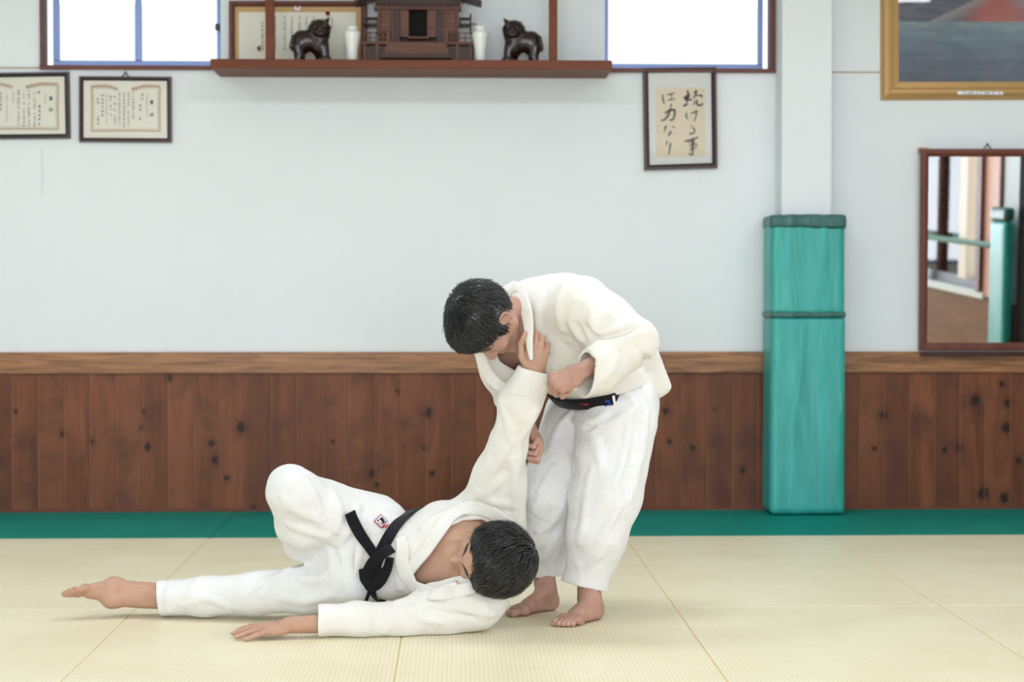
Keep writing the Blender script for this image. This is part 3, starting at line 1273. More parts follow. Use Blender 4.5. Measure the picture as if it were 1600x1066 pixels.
for x, y, s in ((72, 570, 20), (72, 645, 17), (672, 112, 14)):
    m = MB()
    brush(m, [(1020 + (x - s / 2) * KS, 130 + y * KS), (1020 + (x + s / 2) * KS, 130 + y * KS)], s * KS * 1.2, 0.0128, 1)
    m.build('seal_mark', seal_m, t)
panel('glass_pane', inn, 0.0155, M['glass'], t, 0.0015)

# gilt framed painting of a mountain by a lake
pq = [P(1375, -150, W - .002), P(1752, -150, W - .002), P(1752, 156, W - .002), P(1375.5, 157, W - .002)]
t = thing('framed_painting', ((pq[0][0] + pq[1][0]) / 2, W - .002, pq[2][2]), 'large gilt framed painting of a red mountain by a lake', 'picture')
quad_frame('frame', pq, 0.098, 0.05, M['gold'], t, prof=((0, 0), (.04, .35), (.16, .8), (.34, 1.0), (.58, .9), (.66, .55), (.8, .5), (.82, .4), (1, .34)))
pin = offset_quad(pq, 0.094)
pt = NT('lake_painting')
x, y, z = pt.sep(pt.pos())
nz = pt.noise(pt.scale(pt.pos(), (3, 1, 14)), 2.2, 4, 0.6, 0.4)
zl = P(1400, 34, W)[2]
zb = P(1400, 130, W)[2]
wat = pt.ramp(pt.math('MULTIPLY_ADD', nz, 0.5, pt.mapr(z, zb, zl, 0, .5, False)), [(0.2, srgb(50, 64, 84)), (0.42, srgb(78, 92, 112)), (0.62, srgb(96, 120, 134)), (0.8, srgb(132, 150, 156))])
sky = pt.ramp(nz, [(0.3, srgb(58, 66, 86)), (0.7, srgb(104, 104, 116))])
mx = P(1560, 0, W)[0]
dm = pt.math('ABSOLUTE', pt.math('SUBTRACT', x, mx))
slope = pt.math('MULTIPLY_ADD', nz, 0.05, pt.math('MULTIPLY', dm, 0.50))
mh = pt.math('SUBTRACT', pt.math('SUBTRACT', zl + 0.22, z), slope)
mmask = pt.mapr(mh, 0.0, 0.012)
mcol = pt.mix(pt.mapr(mh, 0.0, 0.09), srgb(150, 140, 140), pt.mix(pt.mapr(dm, 0.05, 0.28), srgb(178, 88, 76), srgb(72, 84, 100)))
up = pt.mix(mmask, sky, mcol)
n3 = pt.noise(pt.scale(pt.pos(), (10, 1, 1.5)), 1.6, 3, 0.6)
wat = pt.mix(pt.mapr(n3, 0.5, 0.75, 0, .5), wat, srgb(116, 92, 98))
pcol = pt.mix(pt.mapr(z, zl - .006, zl + .006), wat, up)
pt.out(pcol, 0.35, 0.4)
panel('canvas', pin, 0.012, pt.m, t)
panel('glass_pane', pin, 0.0165, M['glass'], t, 0.0015)
m = MB()
m.prism([P(1496, 142.5, W - .053), P(1567, 143.5, W - .053), P(1567, 148, W - .053), P(1496, 147.5, W - .053)], (0, -.003, 0))
cp = m.build('caption_plate', M['reveal'], t)
m = MB()
rg = np.random.default_rng(4)
for xx in np.arange(1503, 1562, 3.2):
    if rg.random() < .8:
        a, b = P(xx, 144.2, W - .0575), P(xx + 2, 146.6, W - .0575)
        m.face([(a[0], a[1], a[2]), (b[0], a[1], a[2]), (b[0], a[1], b[2]), (a[0], a[1], b[2])])
world_child(m.build('plate_lettering', M['greyink']), cp)

# mirror, hung with its top leaning out
mtilt = math.radians(1.95)
mq = [P(1435, 233, W - .03), P(1655, 233, W - .03), P(1655, 548, W - .03), P(1435, 548, W - .03)]
piv = (mq[2] + mq[3]) / 2
Rm = np.array(Matrix.Rotation(mtilt, 3, 'X'))
mq = [piv + Rm @ (p - piv) for p in mq]
mn = Rm @ A(0, -1, 0)
t = thing('wall_mirror', (piv[0], W - .03, piv[2]), 'reddish wood framed mirror hanging below the gilt painting', 'mirror')
quad_frame('frame', mq, 0.044, 0.024, M['mirror_frame'], t, n=mn)
panel('mirror_glass', offset_quad(mq, 0.042), 0.006, M['mirror'], t, 0.002, n=mn)
hk = hook(t, 1543, 227, 6)
m = MB()
m.box(wp(1436, 238, .03) - A(.0, 0, .004), wp(1449, 232, .0) + A(0, 0, .002))
m.build('corner_bracket', flat('brass', srgb(170, 130, 70), .4, .5, Metallic=.6), t)
m = MB()
lo = wp(1434, 556, .0)
m.box((lo[0], W - .075, lo[2]), (mq[2][0], W - .034, lo[2] + .022), .003)
m.build('ledge', M['picture_frame'], t)

# ------------------------------------------------------------------ kamidana shelf and what stands on it
sY = W - 0.38
sx0, sx1 = P(328.5, 100, sY)[0], P(956.5, 100, sY)[0]
sz0, sz1 = P(640, 107.5, sY)[2], P(640, 93, sY)[2]
t = thing('altar_shelf', ((sx0 + sx1) / 2, W - .19, sz0), 'long reddish brown altar shelf with two slim posts, high on the wall', 'shelf')
m = MB()
m.box((sx0, sY, sz0), (sx1, W - .001, sz1), 0.004)
m.build('shelf_board', M['shelf'], t)
postY = sY + 0.03
for a, b in ((414.5, 428.5), (858, 871)):
    m = MB()
    xa, xb = P(a, 50, postY)[0], P(b, 50, postY)[0]
    m.box((xa, postY, sz1 - .001), (xb, postY + .045, ZC), 0.003)
    m.build('post', M['shelf'], t)
m = MB()
m.box((P(414, 0, postY)[0], postY - .002, 3.14), (P(872, 0, postY)[0], postY + .047, 3.2), 0.003)
m.build('lintel_bar', M['shelf'], t)

# framed document behind the left lion-dog
fy = W - 0.03
fq = [P(357.5, -1, fy - .06), P(573, -1, fy - .06), P(573, 93, fy), P(357.5, 93, fy)]
fq = [P(357.5, 1, fy), P(574, 1, fy), P(574, 97, fy), P(357.5, 97, fy)]
fq[2][2] = fq[3][2] = sz1 + 0.002
t = thing('framed_document', ((fq[0][0] + fq[1][0]) / 2, fy, sz1), 'framed document on tan mount standing behind the left lion statue', 'picture')
quad_frame('frame', fq, 0.034, 0.022, M['frame_wood'], t)
fin = offset_quad(fq, 0.032)
panel('mount', fin, 0.005, M['tan'], t)
q = [P(373.5, 19.5, fy), P(556, 19.5, fy), P(556, 97, fy), P(373.5, 97, fy)]
q[2][2] = q[3][2] = fin[2][2] + .008
panel('document_sheet', q, 0.0085, M['pale_sheet'], t, 0.001)
fo = W - fy + 0.0108
m = MB()
rg = np.random.default_rng(12)
for x_, ya, yb, s in ((519, 28, 44, 2.6), (504, 29, 36, 2.8), (490, 28, 40, 3.2), (479, 27, 60, 3.4), (468, 27, 60, 3.4), (456, 27, 60, 3.6), (445, 27, 76, 3.6), (430, 27, 76, 3.6), (410.5, 36, 78, 3.8)):
    script_column(m, x_, ya, yb, s, fo, rg, .95)
m.build('lettering', M['ink'], t)
m = MB()
brush(m, [(509.5, 20), (515.5, 20)], 6, fo, 1)
brush(m, [(512.5, 20), (512.5, 26)], 6, fo, 1)
m.build('seal_mark', flat('pale_seal', srgb(206, 140, 118), .8), t)
m = MB()
brush(m, [(403, 76), (409, 76)], 11, fo - .001, 1)
m.build('seal_mark', flat('pale_tan_seal', srgb(216, 188, 150), .8), t)
m = MB()
c = P(465, 11.5, fy - .009)
m.cyl(c, c + A(0, -.004, 0), .017, seg=20)
m.build('rosette', M['reveal'], t)
m = MB()
c = c + A(0, -.004, 0)
m.cyl(c, c + A(0, -.002, 0), .006, seg=14)
m.build('rosette_centre', M['red'], t)

# white vases
vy = sY + 0.10
for pxv, lab in ((550, 'white porcelain vase left of the wooden shrine'), (750.5, 'white porcelain vase right of the wooden shrine')):
    c = P(pxv, 93, vy)
    hz = P(pxv, 41.5, vy)[2] - sz1
    t = thing('vase', (c[0], vy, sz1), lab, 'vase', 'white shrine vases')
    pr = [(.026, 0), (.028, .004), (.031, .35 * hz), (.040, .62 * hz), (.0445, .76 * hz), (.044, .81 * hz), (.036, .865 * hz), (.0275, .885 * hz), (.026, .90 * hz),
          (.030, .92 * hz), (.0315, .95 * hz), (.0305, .985 * hz), (.027, hz), (.022, hz - .004), (.021, hz - .03)]
    m = MB()
    m.lathe(pr, (c[0], vy, sz1 + .0015), 40)
    o = m.build('vase_body', M['vase'], t, True)


# guardian lion-dogs
def lion(px, mir, label):
    c = P(px, 93, sY + 0.12)
    o = A(c[0], sY + .12, sz1)
    s = 1.0

    def L(x, y, z):
        return o + A(x * mir, y, z) * s
    f = Field()
    f.add(ell(L(-.020, .0, .112), (.070, .050, .054)), 0)
    f.add(ell(L(-.058, .0, .098), (.050, .052, .068)), .02)
    f.add(ell(L(.040, -.005, .098), (.050, .050, .074)), .02)
    for yy in (-.026, .026):
        f.add(rcone(L(-.072, yy, .075), L(-.062, yy, .03),   .030, .025), .012)
        f.add(rcone(L(-.062, yy, .03), L(-.068, yy - .004, .008), .025, .022), .008)
        f.add(rcone(L(.050 - yy * .5, yy, .075), L(.058 - yy * .6, yy, .016), .030, .024), .012)
        f.add(ell(L(.062 - yy * .6, yy - .006, .010), (.030, .024, .018)), .008)
    f.add(ell(L(.042, -.012, .170), (.060, .052, .054)), .018)      # mane and head
    f.add(ell(L(.050, -.052, .154), (.034, .026, .028)), .010)      # muzzle
    f.add(ell(L(.050, -.074, .162), (.012, .010, .008)), .006)
    f.add(rcone(L(.025, -.052, .180), L(.074, -.054, .182), .010, .010), .006)
    f.sub(ell(L(.034, -.062, .168), (.009, .008, .006)), .006)
    f.sub(ell(L(.064, -.062, .169), (.009, .008, .006)), .006)
    f.sub(ell(L(.050, -.078, .142), (.022, .010, .004)), .005)
    f.add(rcone(L(.074, -.006, .208), L(.094, -.012, .230), .018, .004), .006)
    f.add(rcone(L(.012, -.006, .200), L(.004, -.010, .212), .014, .006), .008)
    rg = np.random.default_rng(3)
    for k in range(26):                                            # curls of the mane
        a, e = rg.uniform(0, 6.28), rg.uniform(-.9, 1.0)
        d = unit(A(math.cos(a) * math.cos(e), abs(math.sin(a)) * math.cos(e) + .25, math.sin(e)))
        p = L(.040, -.006, .158) + A(d[0] * mir * .060, d[1] * .053, d[2] * .058)
        f.add(sph(p, .0135), .004)
    for k in range(6):                                             # tail plume
        f.add(rcone(L(-.092, (k - 2.5) * .010, .130), L(-.108, (k - 2.5) * .016, .095 - abs(k - 2.5) * .01), .012, .007), .004)
    f.sub(half(L(0, 0, .0015), (0, 0, -1)), 0)
    V, F = f.mesh(o - .16, o + A(.16, .12, .27), .003, 1)
    t = thing('lion_statue', tuple(o), label, 'statue', 'guardian lion statues')
    world_child(np_mesh('carved_body', V, F, None, M['lion']), t)
    return t


lion(487, 1, 'dark carved wooden guardian lion statue facing right, left of the shrine')
lion(815, -1, 'dark carved wooden guardian lion statue facing left, right of the shrine')

# household shrine
hy = sY + 0.07          # front of the steps
sz1 += .0015
hs = W / FPX * (hy + .05) / W
ctr = P(653, 93, hy)[0]
t = thing('household_shrine', (ctr, hy + .1, sz1), 'dark wooden miniature shrine with steps and railings in the middle of the shelf', 'shrine')


def sx(p):
    return P(p, 60, hy + .05)[0]


def szz(p):
    return P(653, p, hy + .05)[2]


def sbox(m, x0, x1, z0, z1, y0, y1, bev=.0012):
    m.box((sx(x0), hy + y0, szz(z0)), (sx(x1), hy + y1, szz(z1)), bev)


m = MB()     # stepped base
sbox(m, 596, 705, 92.5, 86, .0, .22)
m.box((sx(566), hy + .09, sz1), (sx(741), hy + .24, szz(70)), .001)
m.build('base_platform', M['shrine_dark'], t)
m = MB()
for i, (a, b) in enumerate(((92, 86), (86, 82), (82, 78), (78, 74), (74, 70), (70, 65.5))):
    sbox(m, 598 + i * 1.2, 703 - i * 1.2, a, b - .3, .012 + i * .012, .12)
m.build('stairs', M['shrine'], t)
m = MB()     # floor deck
sbox(m, 563, 741, 68, 64, .085, .25)
m.build('deck', M['shrine'], t)
for a in (566, 586, 712, 733):
    m = MB()
    sbox(m, a, a + 5, 93, 67, .086, .10)
    m.build('post', M['shrine'], t)
for x0, x1 in ((567, 608), (696, 738)):
    m = MB()
    for zz_ in ((50.5, 48.5), (58, 56.5), (65, 63)):
        sbox(m, x0, x1, zz_[0], zz_[1], .086, .094, .0006)
    for k in range(5):
        xx = x0 + (x1 - x0) * k / 4
        sbox(m, xx - 1, xx + 1, 65, 48, .086, .094, .0006)
    xn = x1 - 2 if x0 < 600 else x0 + 2
    sbox(m, xn - 2.2, xn + 2.2, 65, 47.5, .083, .097)
    m.build('railing', M['shrine'], t)
m = MB()     # hall: walls around a dark doorway
sbox(m, 590, 624, 66, 4, .13, .24)
sbox(m, 682, 716, 66, 4, .13, .24)
sbox(m, 624, 682, 66, 4, .20, .24)
m.build('hall', M['shrine_dark'], t)
m = MB()
sbox(m, 639, 667, 54, 6, .185, .199, 0)
m.build('doorway_shade', flat('doorway_shade_black', srgb(17, 15, 14), .9), t)  # black panel standing in for the shade inside the opening
for x0, x1 in ((624, 638), (667, 682)):
    m = MB()
    sbox(m, x0, x1, 54, 5, .14, .19)
    m.build('door', M['shrine'], t)
for x0, x1 in ((589, 592.5), (611, 614), (692, 695), (713, 716.5)):
    m = MB()
    sbox(m, x0, x1, 66, 3, .122, .13)
    m.build('pillar', M['shrine'], t)
m = MB()
for x0, x1 in ((593, 611), (695, 713)):
    sbox(m, x0 + 1, x1 - 1, 46, 12, .124, .13)
    for k in range(5):
        sbox(m, x0 + 1, x1 - 1, 46 - k * 7, 44.5 - k * 7, .120, .126, .0005)
m.build('lattice_panel', M['shrine'], t)
m = MB()
sbox(m, 583, 721, 11, 7, .118, .20)
sbox(m, 636, 670, 57, 54, .12, .19)
m.build('cross_beam', M['shrine'], t)
m = MB()     # side wings with open brackets
for x0, x1, s_ in ((568, 590, -1), (717, 737, 1)):
    sbox(m, x0, x1, 36, 33, .13, .2)
    sbox(m, x0, x1, 25, 23, .13, .2)
    sbox(m, x0, x0 + 3 if s_ < 0 else x0 + 3, 36, 23, .13, .2)
    sbox(m, x1 - 3, x1, 48, 17 if s_ > 0 else 23, .13, .2)
    sbox(m, (x0 if s_ > 0 else x0 - 5), (x1 + 8 if s_ > 0 else x1), 34, 32, .14, .15)
m.build('side_wing', M['shrine_dark'], t)
m = MB()     # roof slab, mostly above the frame
zr = szz(3.5)
za = szz(-30)
for s_ in (-1, 1):
    pts = [(ctr, zr + .15), (ctr + s_ * .14, zr + .075), (ctr + s_ * .335, zr + .012), (ctr + s_ * .335, zr), (ctr + s_ * .13, zr + .055), (ctr, zr + .12)]
    m.prism([(a, hy + .05, b) for a, b in pts], (0, .17, 0))
m.build('roof', M['shrine_dark'], t)
m = MB()
for k in range(24):
    xx = ctr - .32 + k * .64 / 23
    m.box((xx - .004, hy + .06, zr - .006 + .0), (xx + .004, hy + .09, zr + .004))
m.build('rafter_ends', M['shrine_dark'], t)
m = MB()
sbox(m, 585, 720, 7, -24, .125, .235)
m.build('upper_hall', M['shrine_dark'], t)

# ------------------------------------------------------------------ anatomy
class Frame:
    """local frame: x = right / thumb / lateral, y = forward, z = up"""

    def __init__(self, o, x, y, z, s=1.0):
        self.o = np.asarray(o, float)
        self.M = np.stack([unit(x), unit(y), unit(z)], 1)
        self.s = s

    def __call__(self, x, y, z):
        return self.o + self.M @ (A(x, y, z) * self.s)

    def v(self, x, y, z):
        return self.M @ A(x, y, z)

    def loc(self, Q):
        return (Q - self.o) @ self.M / self.s


def head_frame(o, fwd, up, s):
    B = frame(fwd, up)
    return Frame(o, B[:, 0], B[:, 1], B[:, 2], s)


def add_head(f, L, mouth=True):
    s, Mx = L.s, L.M
    E = lambda x, y, z, a, b, c: ell(L(x, y, z), A(a, b, c) * s, Mx)
    C = lambda p, q, a, b: rcone(L(*p), L(*q), a * s, b * s)
    f.add(E(0, -.012, .036, .076, .097, .089), .02)                # skull
    f.add(E(0, .035, -.022, .063, .062, .080), .025)               # face
    for g in (-1, 1):
        f.add(C((g * .056, .005, -.045), (g * .026, .066, -.092), .022, .016), .02)   # jaw
        f.add(E(g * .043, .066, -.018, .024, .022, .020), .018)    # cheek bone
    f.add(C((-.012, .078, -.098), (.012, .078, -.098), .017, .017), .02)              # chin
    f.add(E(0, .074, -.060, .030, .022, .026), .018)               # muzzle
    for g in (-1, 1):
        f.add(C((g * .012, .089, .030), (g * .046, .076, .030), .010, .008), .014)    # brow ridge
        f.sub(E(g * .032, .098, .010, .019, .014, .010), .016)     # eye socket
        f.add(E(g * .032, .0765, .008, .0150, .0140, .0115), .004)  # closed lid
        f.sub(tube([L(g * .016, .092, .0045), L(g * .032, .0940, .001), L(g * .047, .086, .0035)], .0009 * s), .002)
    f.add(C((0, .090, .018), (0, .112, -.020), .0075, .0115), .012)  # nose
    f.add(E(0, .108, -.025, .0125, .0125, .0100), .006)
    for g in (-1, 1):
        f.add(E(g * .0125, .099, -.028, .0075, .0095, .0070), .005)
        f.sub(E(g * .0062, .106, -.0355, .0035, .0050, .0032), .002)
    # lips
    f.add(tube([L(-.022, .088, -.0590), L(-.008, .0965, -.0560), L(0, .0970, -.0570), L(.008, .0965, -.0560), L(.022, .088, -.0590)], .0050 * s), .005)
    f.add(tube([L(-.018, .088, -.0660), L(0, .0960, -.0675), L(.018, .088, -.0660)], .0062 * s), .005)
    f.sub(tube([L(-.023, .093, -.0615), L(0, .1030, -.0620), L(.023, .093, -.0615)], .0014 * s), .003)
    # ears
    for g in (-1, 1):
        c = (g * .079, -.012, .000)
        rim = [(g * .074, .006, .004), (g * .080, .008, .022), (g * .086, -.006, .033), (g * .090, -.024, .026), (g * .088, -.028, .008), (g * .081, -.018, -.014), (g * .075, -.004, -.026), (g * .072, .004, -.020)]
        f.add(E(g * .077, -.010, .004, .006, .016, .026), .004)
        f.add(tube([L(*p) for p in catmull(rim, 3)], .0042 * s), .003)
        f.add(tube([L(*p) for p in ((g * .079, -.002, .020), (g * .084, -.014, .016), (g * .083, -.018, .002))], .0032 * s), .003)
        f.add(E(g * .076, .002, -.024, .0055, .0065, .0080), .004)
        f.sub(E(g * .084, -.001, .002, .0055, .0050, .0085), .003)
    return f


def hair_cap(L, side, thick=.011, extra=None):
    """scalp volume: skull grown outwards, kept inside the side profile of the hairline"""
    s, Mx = L.s, L.M
    f = Field()
    f.add(ell(L(0, -.012, .036), A(.076 + thick, .097 + thick, .089 + thick) * s, Mx), 0)
    if extra:
        for e in extra:
            f.add(ell(L(*e[:3]), A(*e[3:]) * s, Mx), .03)
    pl = poly2(side)

    def outside(Q):
        q = L.loc(Q)
        return -pl(q[:, 1:3]) * s
    f.sub(outside, .006)
    return f


def hair_locks(L, V, cap, whorl, n, length, radius, lift, seed, flow=None, wave=0.0, steps=7, down=.12, clear=None, fore=None):
    """thin tapering locks combed away from the whorl over the scalp"""
    rg = np.random.default_rng(seed)
    idx = rg.integers(0, len(V), n)
    p = V[idx] + rg.normal(0, .0012, (n, 3))
    wv = L(*whorl)
    Ln = length[0] + (length[1] - length[0]) * rg.random(n)
    lf = lift[0] + (lift[1] - lift[0]) * rg.random(n) ** 1.6
    ctr = L(0, -.012, .036)
    # outward direction from the skull ellipsoid
    rad = A(.087, .108, .10) * L.s

    def normal(q):
        l = (q - ctr) @ L.M / rad ** 2
        l /= np.linalg.norm(l, axis=1)[:, None] + 1e-9
        return l @ L.M.T
    d = p - wv
    if flow is not None:
        d = d / (np.linalg.norm(d, axis=1)[:, None] + 1e-6) + (L.M @ A(*flow))[None]
    sw = L.M @ A(0, .0, 1.0)
    nn = normal(p)
    swirl = np.cross(nn, d / (np.linalg.norm(d, axis=1)[:, None] + 1e-6)) * .35
    d = d / (np.linalg.norm(d, axis=1)[:, None] + 1e-6) + swirl + rg.normal(0, .16, (n, 3))
    t = d - nn * (d * nn).sum(1)[:, None]
    t /= np.linalg.norm(t, axis=1)[:, None] + 1e-9
    pts = [p - nn * .004]
    h0 = cap.ev(p)
    ph = rg.random(n) * 6.28
    side0 = np.cross(nn, t)
    q = p.copy()
    for k in range(1, steps):
        u = k / (steps - 1)
        q = q + t * (Ln / (steps - 1))[:, None]
        nn = normal(q)
        dist = cap.ev(q)
        want = h0 + .003 + lf * u ** 1.3
        # follow the head, fall free past the hairline
        lim = np.clip(dist - want, -.02, .006)
        q = q - nn * lim[:, None]
        t = t - nn * ((t * nn).sum(1) * .8)[:, None] - np.array([0, 0, down * u])[None]
        t /= np.linalg.norm(t, axis=1)[:, None] + 1e-9
        pts.append(q + side0 * (np.sin(ph + u * 5) * wave * u)[:, None])
    pts = np.stack(pts, 1)                                      # n, steps, 3
    if fore:
        lq = L.loc(pts.reshape(-1, 3)).reshape(n, steps, 3)
        bad = ((lq[..., 1] > fore[0]) & (lq[..., 2] < fore[1]) & (np.abs(lq[..., 0]) < .07)).any(1)
        pts = pts[~bad]
        n = len(pts)
    if clear:
        lq = L.loc(pts.reshape(-1, 3)).reshape(n, steps, 3)
        bad = ((np.abs(lq[..., 0]) > .055) & (lq[..., 1] > clear[0][0]) & (lq[..., 1] < clear[0][1]) & (lq[..., 2] > clear[1][0]) & (lq[..., 2] < clear[1][1])).any(1)
        pts = pts[~bad]
        n = len(pts)
    out_n = np.stack([normal(pts[:, k]) for k in range(steps)], 1)
    tan = np.gradient(pts, axis=1)
    tan /= np.linalg.norm(tan, axis=2)[..., None] + 1e-9
    b = np.cross(tan, out_n)
    b /= np.linalg.norm(b, axis=2)[..., None] + 1e-9
    prof = np.linspace(0, 1, steps)
    w = radius * (0.55 + .75 * rg.random(n))[:, None] * np.interp(prof, [0, .25, .7, 1], [.7, 1.0, .75, .08])[None]
    ring = [b * w[..., None], out_n * (w * .55)[..., None], -b * w[..., None]]
    VV = np.stack([pts + r for r in ring], 2).reshape(-1, 3)      # n*steps*3
    base = (np.arange(n) * steps * 3)[:, None, None]
    kk = (np.arange(steps - 1) * 3)[None, :, None]
    FF = []
    for a, c in ((0, 1), (1, 2), (2, 0)):
        FF.append(np.concatenate([base + kk + a, base + kk + c, base + kk + 3 + c, base + kk + 3 + a], 2).reshape(-1, 4))
    return VV, np.concatenate(FF)


def add_hand(f, H, curls, thumb, spread=(.10, .03, -.04, -.12), k=.0035, palm_k=.012):
    """H: origin wrist, x thumb side, y along the hand, z back of the hand"""
    s = H.s
    f.add(econe(H(0, -.010, 0), H(0, .025, 0), (.027 * s, .019 * s), (.032 * s, .017 * s), H.v(1, 0, 0)), palm_k)
    f.add(econe(H(.000, .020, 0), H(.001, .078, .002), (.034 * s, .0165 * s), (.040 * s, .0125 * s), H.v(1, 0, 0)), palm_k)
    f.add(rcone(H(.020, .020, -.010), H(.028, .052, -.010), .015 * s, .010 * s), .012)
    f.add(rcone(H(-.022, .020, -.008), H(-.028, .060, -.008), .013 * s, .010 * s), .012)
    base = [(.031, .086, .002), (.0105, .091, .005), (-.0105, .087, .004), (-.030, .078, .000)]
    lens = [(.043, .025, .020), (.047, .029, .021), (.044, .027, .020), (.034, .020, .018)]
    rads = [tuple(r * 1.09 for r in q) for q in [(.0098, .0088, .0080, .0068), (.0100, .0090, .0082, .0070), (.0096, .0086, .0078, .0066), (.0088, .0080, .0074, .0064)]]
    ends = []
    for i in range(4):
        p = A(*base[i])
        a = 0
        pts = [p - A(base[i][0] * .25, .030, 0), p]
        sp = spread[i]
        for j in range(3):
            a += curls[i][j]
            d = A(math.sin(sp) * math.cos(a), math.cos(sp) * math.cos(a), -math.sin(a))
            p = p + d * lens[i][j]
            pts.append(p)
        r = rads[i]
        w = [H(*q) for q in pts]
        f.add(rcone(w[0], w[1], r[0] * .8 * s, r[0] * s), .008)
        segs = [rcone(w[1], w[2], r[0] * s, r[1] * s), rcone(w[2], w[3], r[1] * s, r[2] * s), rcone(w[3], w[4], r[2] * s, r[3] * s), sph(w[2], r[1] * 1.06 * s), sph(w[1], r[0] * 1.08 * s)]

        def fn(Q, segs=segs):
            d = segs[0](Q)
            for g in segs[1:]:
                d = smin(d, g(Q), .003)
            return d
        f.add(fn, k)
        ends.append((w[3], w[4], r[3] * s))
    tp = [H(*q) for q in thumb]
    f.add(rcone(tp[0], tp[1], .0150 * s, .0125 * s), .012)
    f.add(rcone(tp[1], tp[2], .0120 * s, .0100 * s), .004)
    f.add(rcone(tp[2], tp[3], .0104 * s, .0075 * s), .003)
    ends.append((tp[2], tp[3], .0080 * s))
    return ends


def nails(ends, up, name, parent, mat, keep=range(5), wd=.95):
    """small finger nails on the last joint; up = outward side for each"""
    for i in keep:
        a, b, r = ends[i]
        d = unit(b - a)
        n = unit(up[i] - d * (d @ up[i]))
        x = np.cross(d, n)
        V, F = [], []
        nu, nv = 6, 5
        c0 = b - d * r * .55
        for j in range(nv):
            for k in range(nu):
                u, v = (k / (nu - 1) - .5) * 2, j / (nv - 1)
                ang = u * .95
                e = (v - .35) * r * 1.5
                sh = r * 1.04
                p = c0 + d * e + x * math.sin(ang) * sh * wd + n * (math.cos(ang) * sh - max(0, v - .6) * r * .25)
                V.append(p)
        for j in range(nv - 1):
            for k in range(nu - 1):
                F.append([j * nu + k, j * nu + k + 1, (j + 1) * nu + k + 1, (j + 1) * nu + k])
        o = np_mesh(name, np.array(V), F, None, mat)
        sm = o.modifiers.new('solid', 'SOLIDIFY')
        sm.thickness = .0008
        sm.offset = 0
        o.parent = parent
        o.matrix_parent_inverse = parent.matrix_world.inverted()


def add_foot(f, Fm, shin, rs=.036, k=.012, toe_curl=0.0, toes_k=.003):
    """Fm: origin under the heel, x little-toe side, y toes, z top of the foot; shin = point up the leg"""
    s = Fm.s
    f.add(ell(Fm(0, .026, .028), A(.030, .036, .029) * s, Fm.M), k)
    f.add(rcone(Fm(0, .034, .045), Fm(-.004, .050, .085), .033 * s, .033 * s), .02)
    f.add(rcone(Fm(-.004, .050, .080), shin, .034 * s, rs), .03)
    f.add(econe(Fm(-.003, .055, .060), Fm(-.003, .130, .034), (.030 * s, .034 * s), (.034 * s, .026 * s), Fm.v(1, 0, 0)), .02)
    f.add(econe(Fm(.004, .060, .024), Fm(.002, .172, .020), (.028 * s, .022 * s), (.042 * s, .017 * s), Fm.v(1, 0, 0)), .016)
    f.add(sph(Fm(-.032, .172, .020), .0185 * s), .014)
    f.add(sph(Fm(.034, .155, .016), .0155 * s), .014)
    for g in (-1, 1):
        f.add(sph(Fm(g * .029 - .003, .046, .078 - .006 * g), .0125 * s), .012)
    f.add(rcone(Fm(0, .012, .045), Fm(0, .028, .105), .014 * s, .012 * s), .02)     # achilles
    ends = []
    tips = [(-.030, .176, -.027, .226, .0145, .0125), (-.010, .182, -.007, .228, .0100, .0092), (.007, .178, .009, .220, .0095, .0088),
            (.021, .172, .023, .210, .0090, .0085), (.034, .162, .035, .196, .0088, .0082)]
    for i, (x0, y0, x1, y1, r0, r1) in enumerate(tips):
        m_ = ((x0 + x1) / 2, (y0 + y1) / 2 + .002, .021 if i else .018)
        z1 = r1 * (1.0 if i else .95)
        a, b, c = Fm(x0, y0 - .012, .017), Fm(*m_), Fm(x1, y1, z1)
        f.add(rcone(a, b, r0 * s, r0 * .92 * s), .006)
        f.add(rcone(b, c, r0 * .90 * s, r1 * s), toes_k)
        ends.append((b, c, r1 * s))
    return ends


def cloth_noise(seed, amp, freq, axis=None, stretch=.35):
    """soft drapery: warped sine ridges running roughly along axis"""
    rg = np.random.default_rng(seed)
    K = rg.normal(0, 1, (5, 3))
    K /= np.linalg.norm(K, axis=1)[:, None]
    if axis is not None:
        ax = unit(axis)
        K = K - (K @ ax)[:, None] * ax[None] * (1 - stretch)
    K = K * freq * rg.uniform(.6, 1.5, 5)[:, None]
    W1 = rg.normal(0, freq * .35, (3, 3))
    ph = rg.uniform(0, 6.28, 8)

    def fn(Q):
        w = np.sin(Q @ W1.T + ph[:3]) * .9
        s = 0
        for i in range(5):
            v = np.sin(Q @ K[i] + w[:, i % 3] * 1.3 + ph[3 + i])
            s = s + (v * np.abs(v) if i % 2 else v)
        return amp * s / 2.4
    return fn


def strokes(f, solid, lst):
    """raised folds (r > 0) and creases (r < 0) drawn over the cloth"""
    for pts, r in lst:
        H3 = []
        for p in pts:
            q = solid.hit(*p) if len(p) == 2 else np.asarray(p)
            if q is not None:
                H3.append(q)
        if len(H3) < 2:
            continue
        H3 = catmull(H3, 3) if len(H3) > 2 else np.array(H3)
        out = []
        for q in H3:
            g = solid.grad(q, .006)
            out.append(q - g * (abs(r) * .35) if r > 0 else q + g * abs(r) * .25)
        n = len(out)
        rr = [abs(r) * (0.35 + .65 * math.sin(PI * (i + .6) / (n + .2))) for i in range(n)]
        segs = [rcone(out[i], out[i + 1], rr[i], rr[i + 1]) for i in range(n - 1)]

        def fn(Q, segs=segs):
            d = segs[0](Q)
            for g in segs[1:]:
                d = np.minimum(d, g(Q))
            return d
        if r > 0:
            f.add(fn, .022)
        else:
            f.sub(fn, .014)


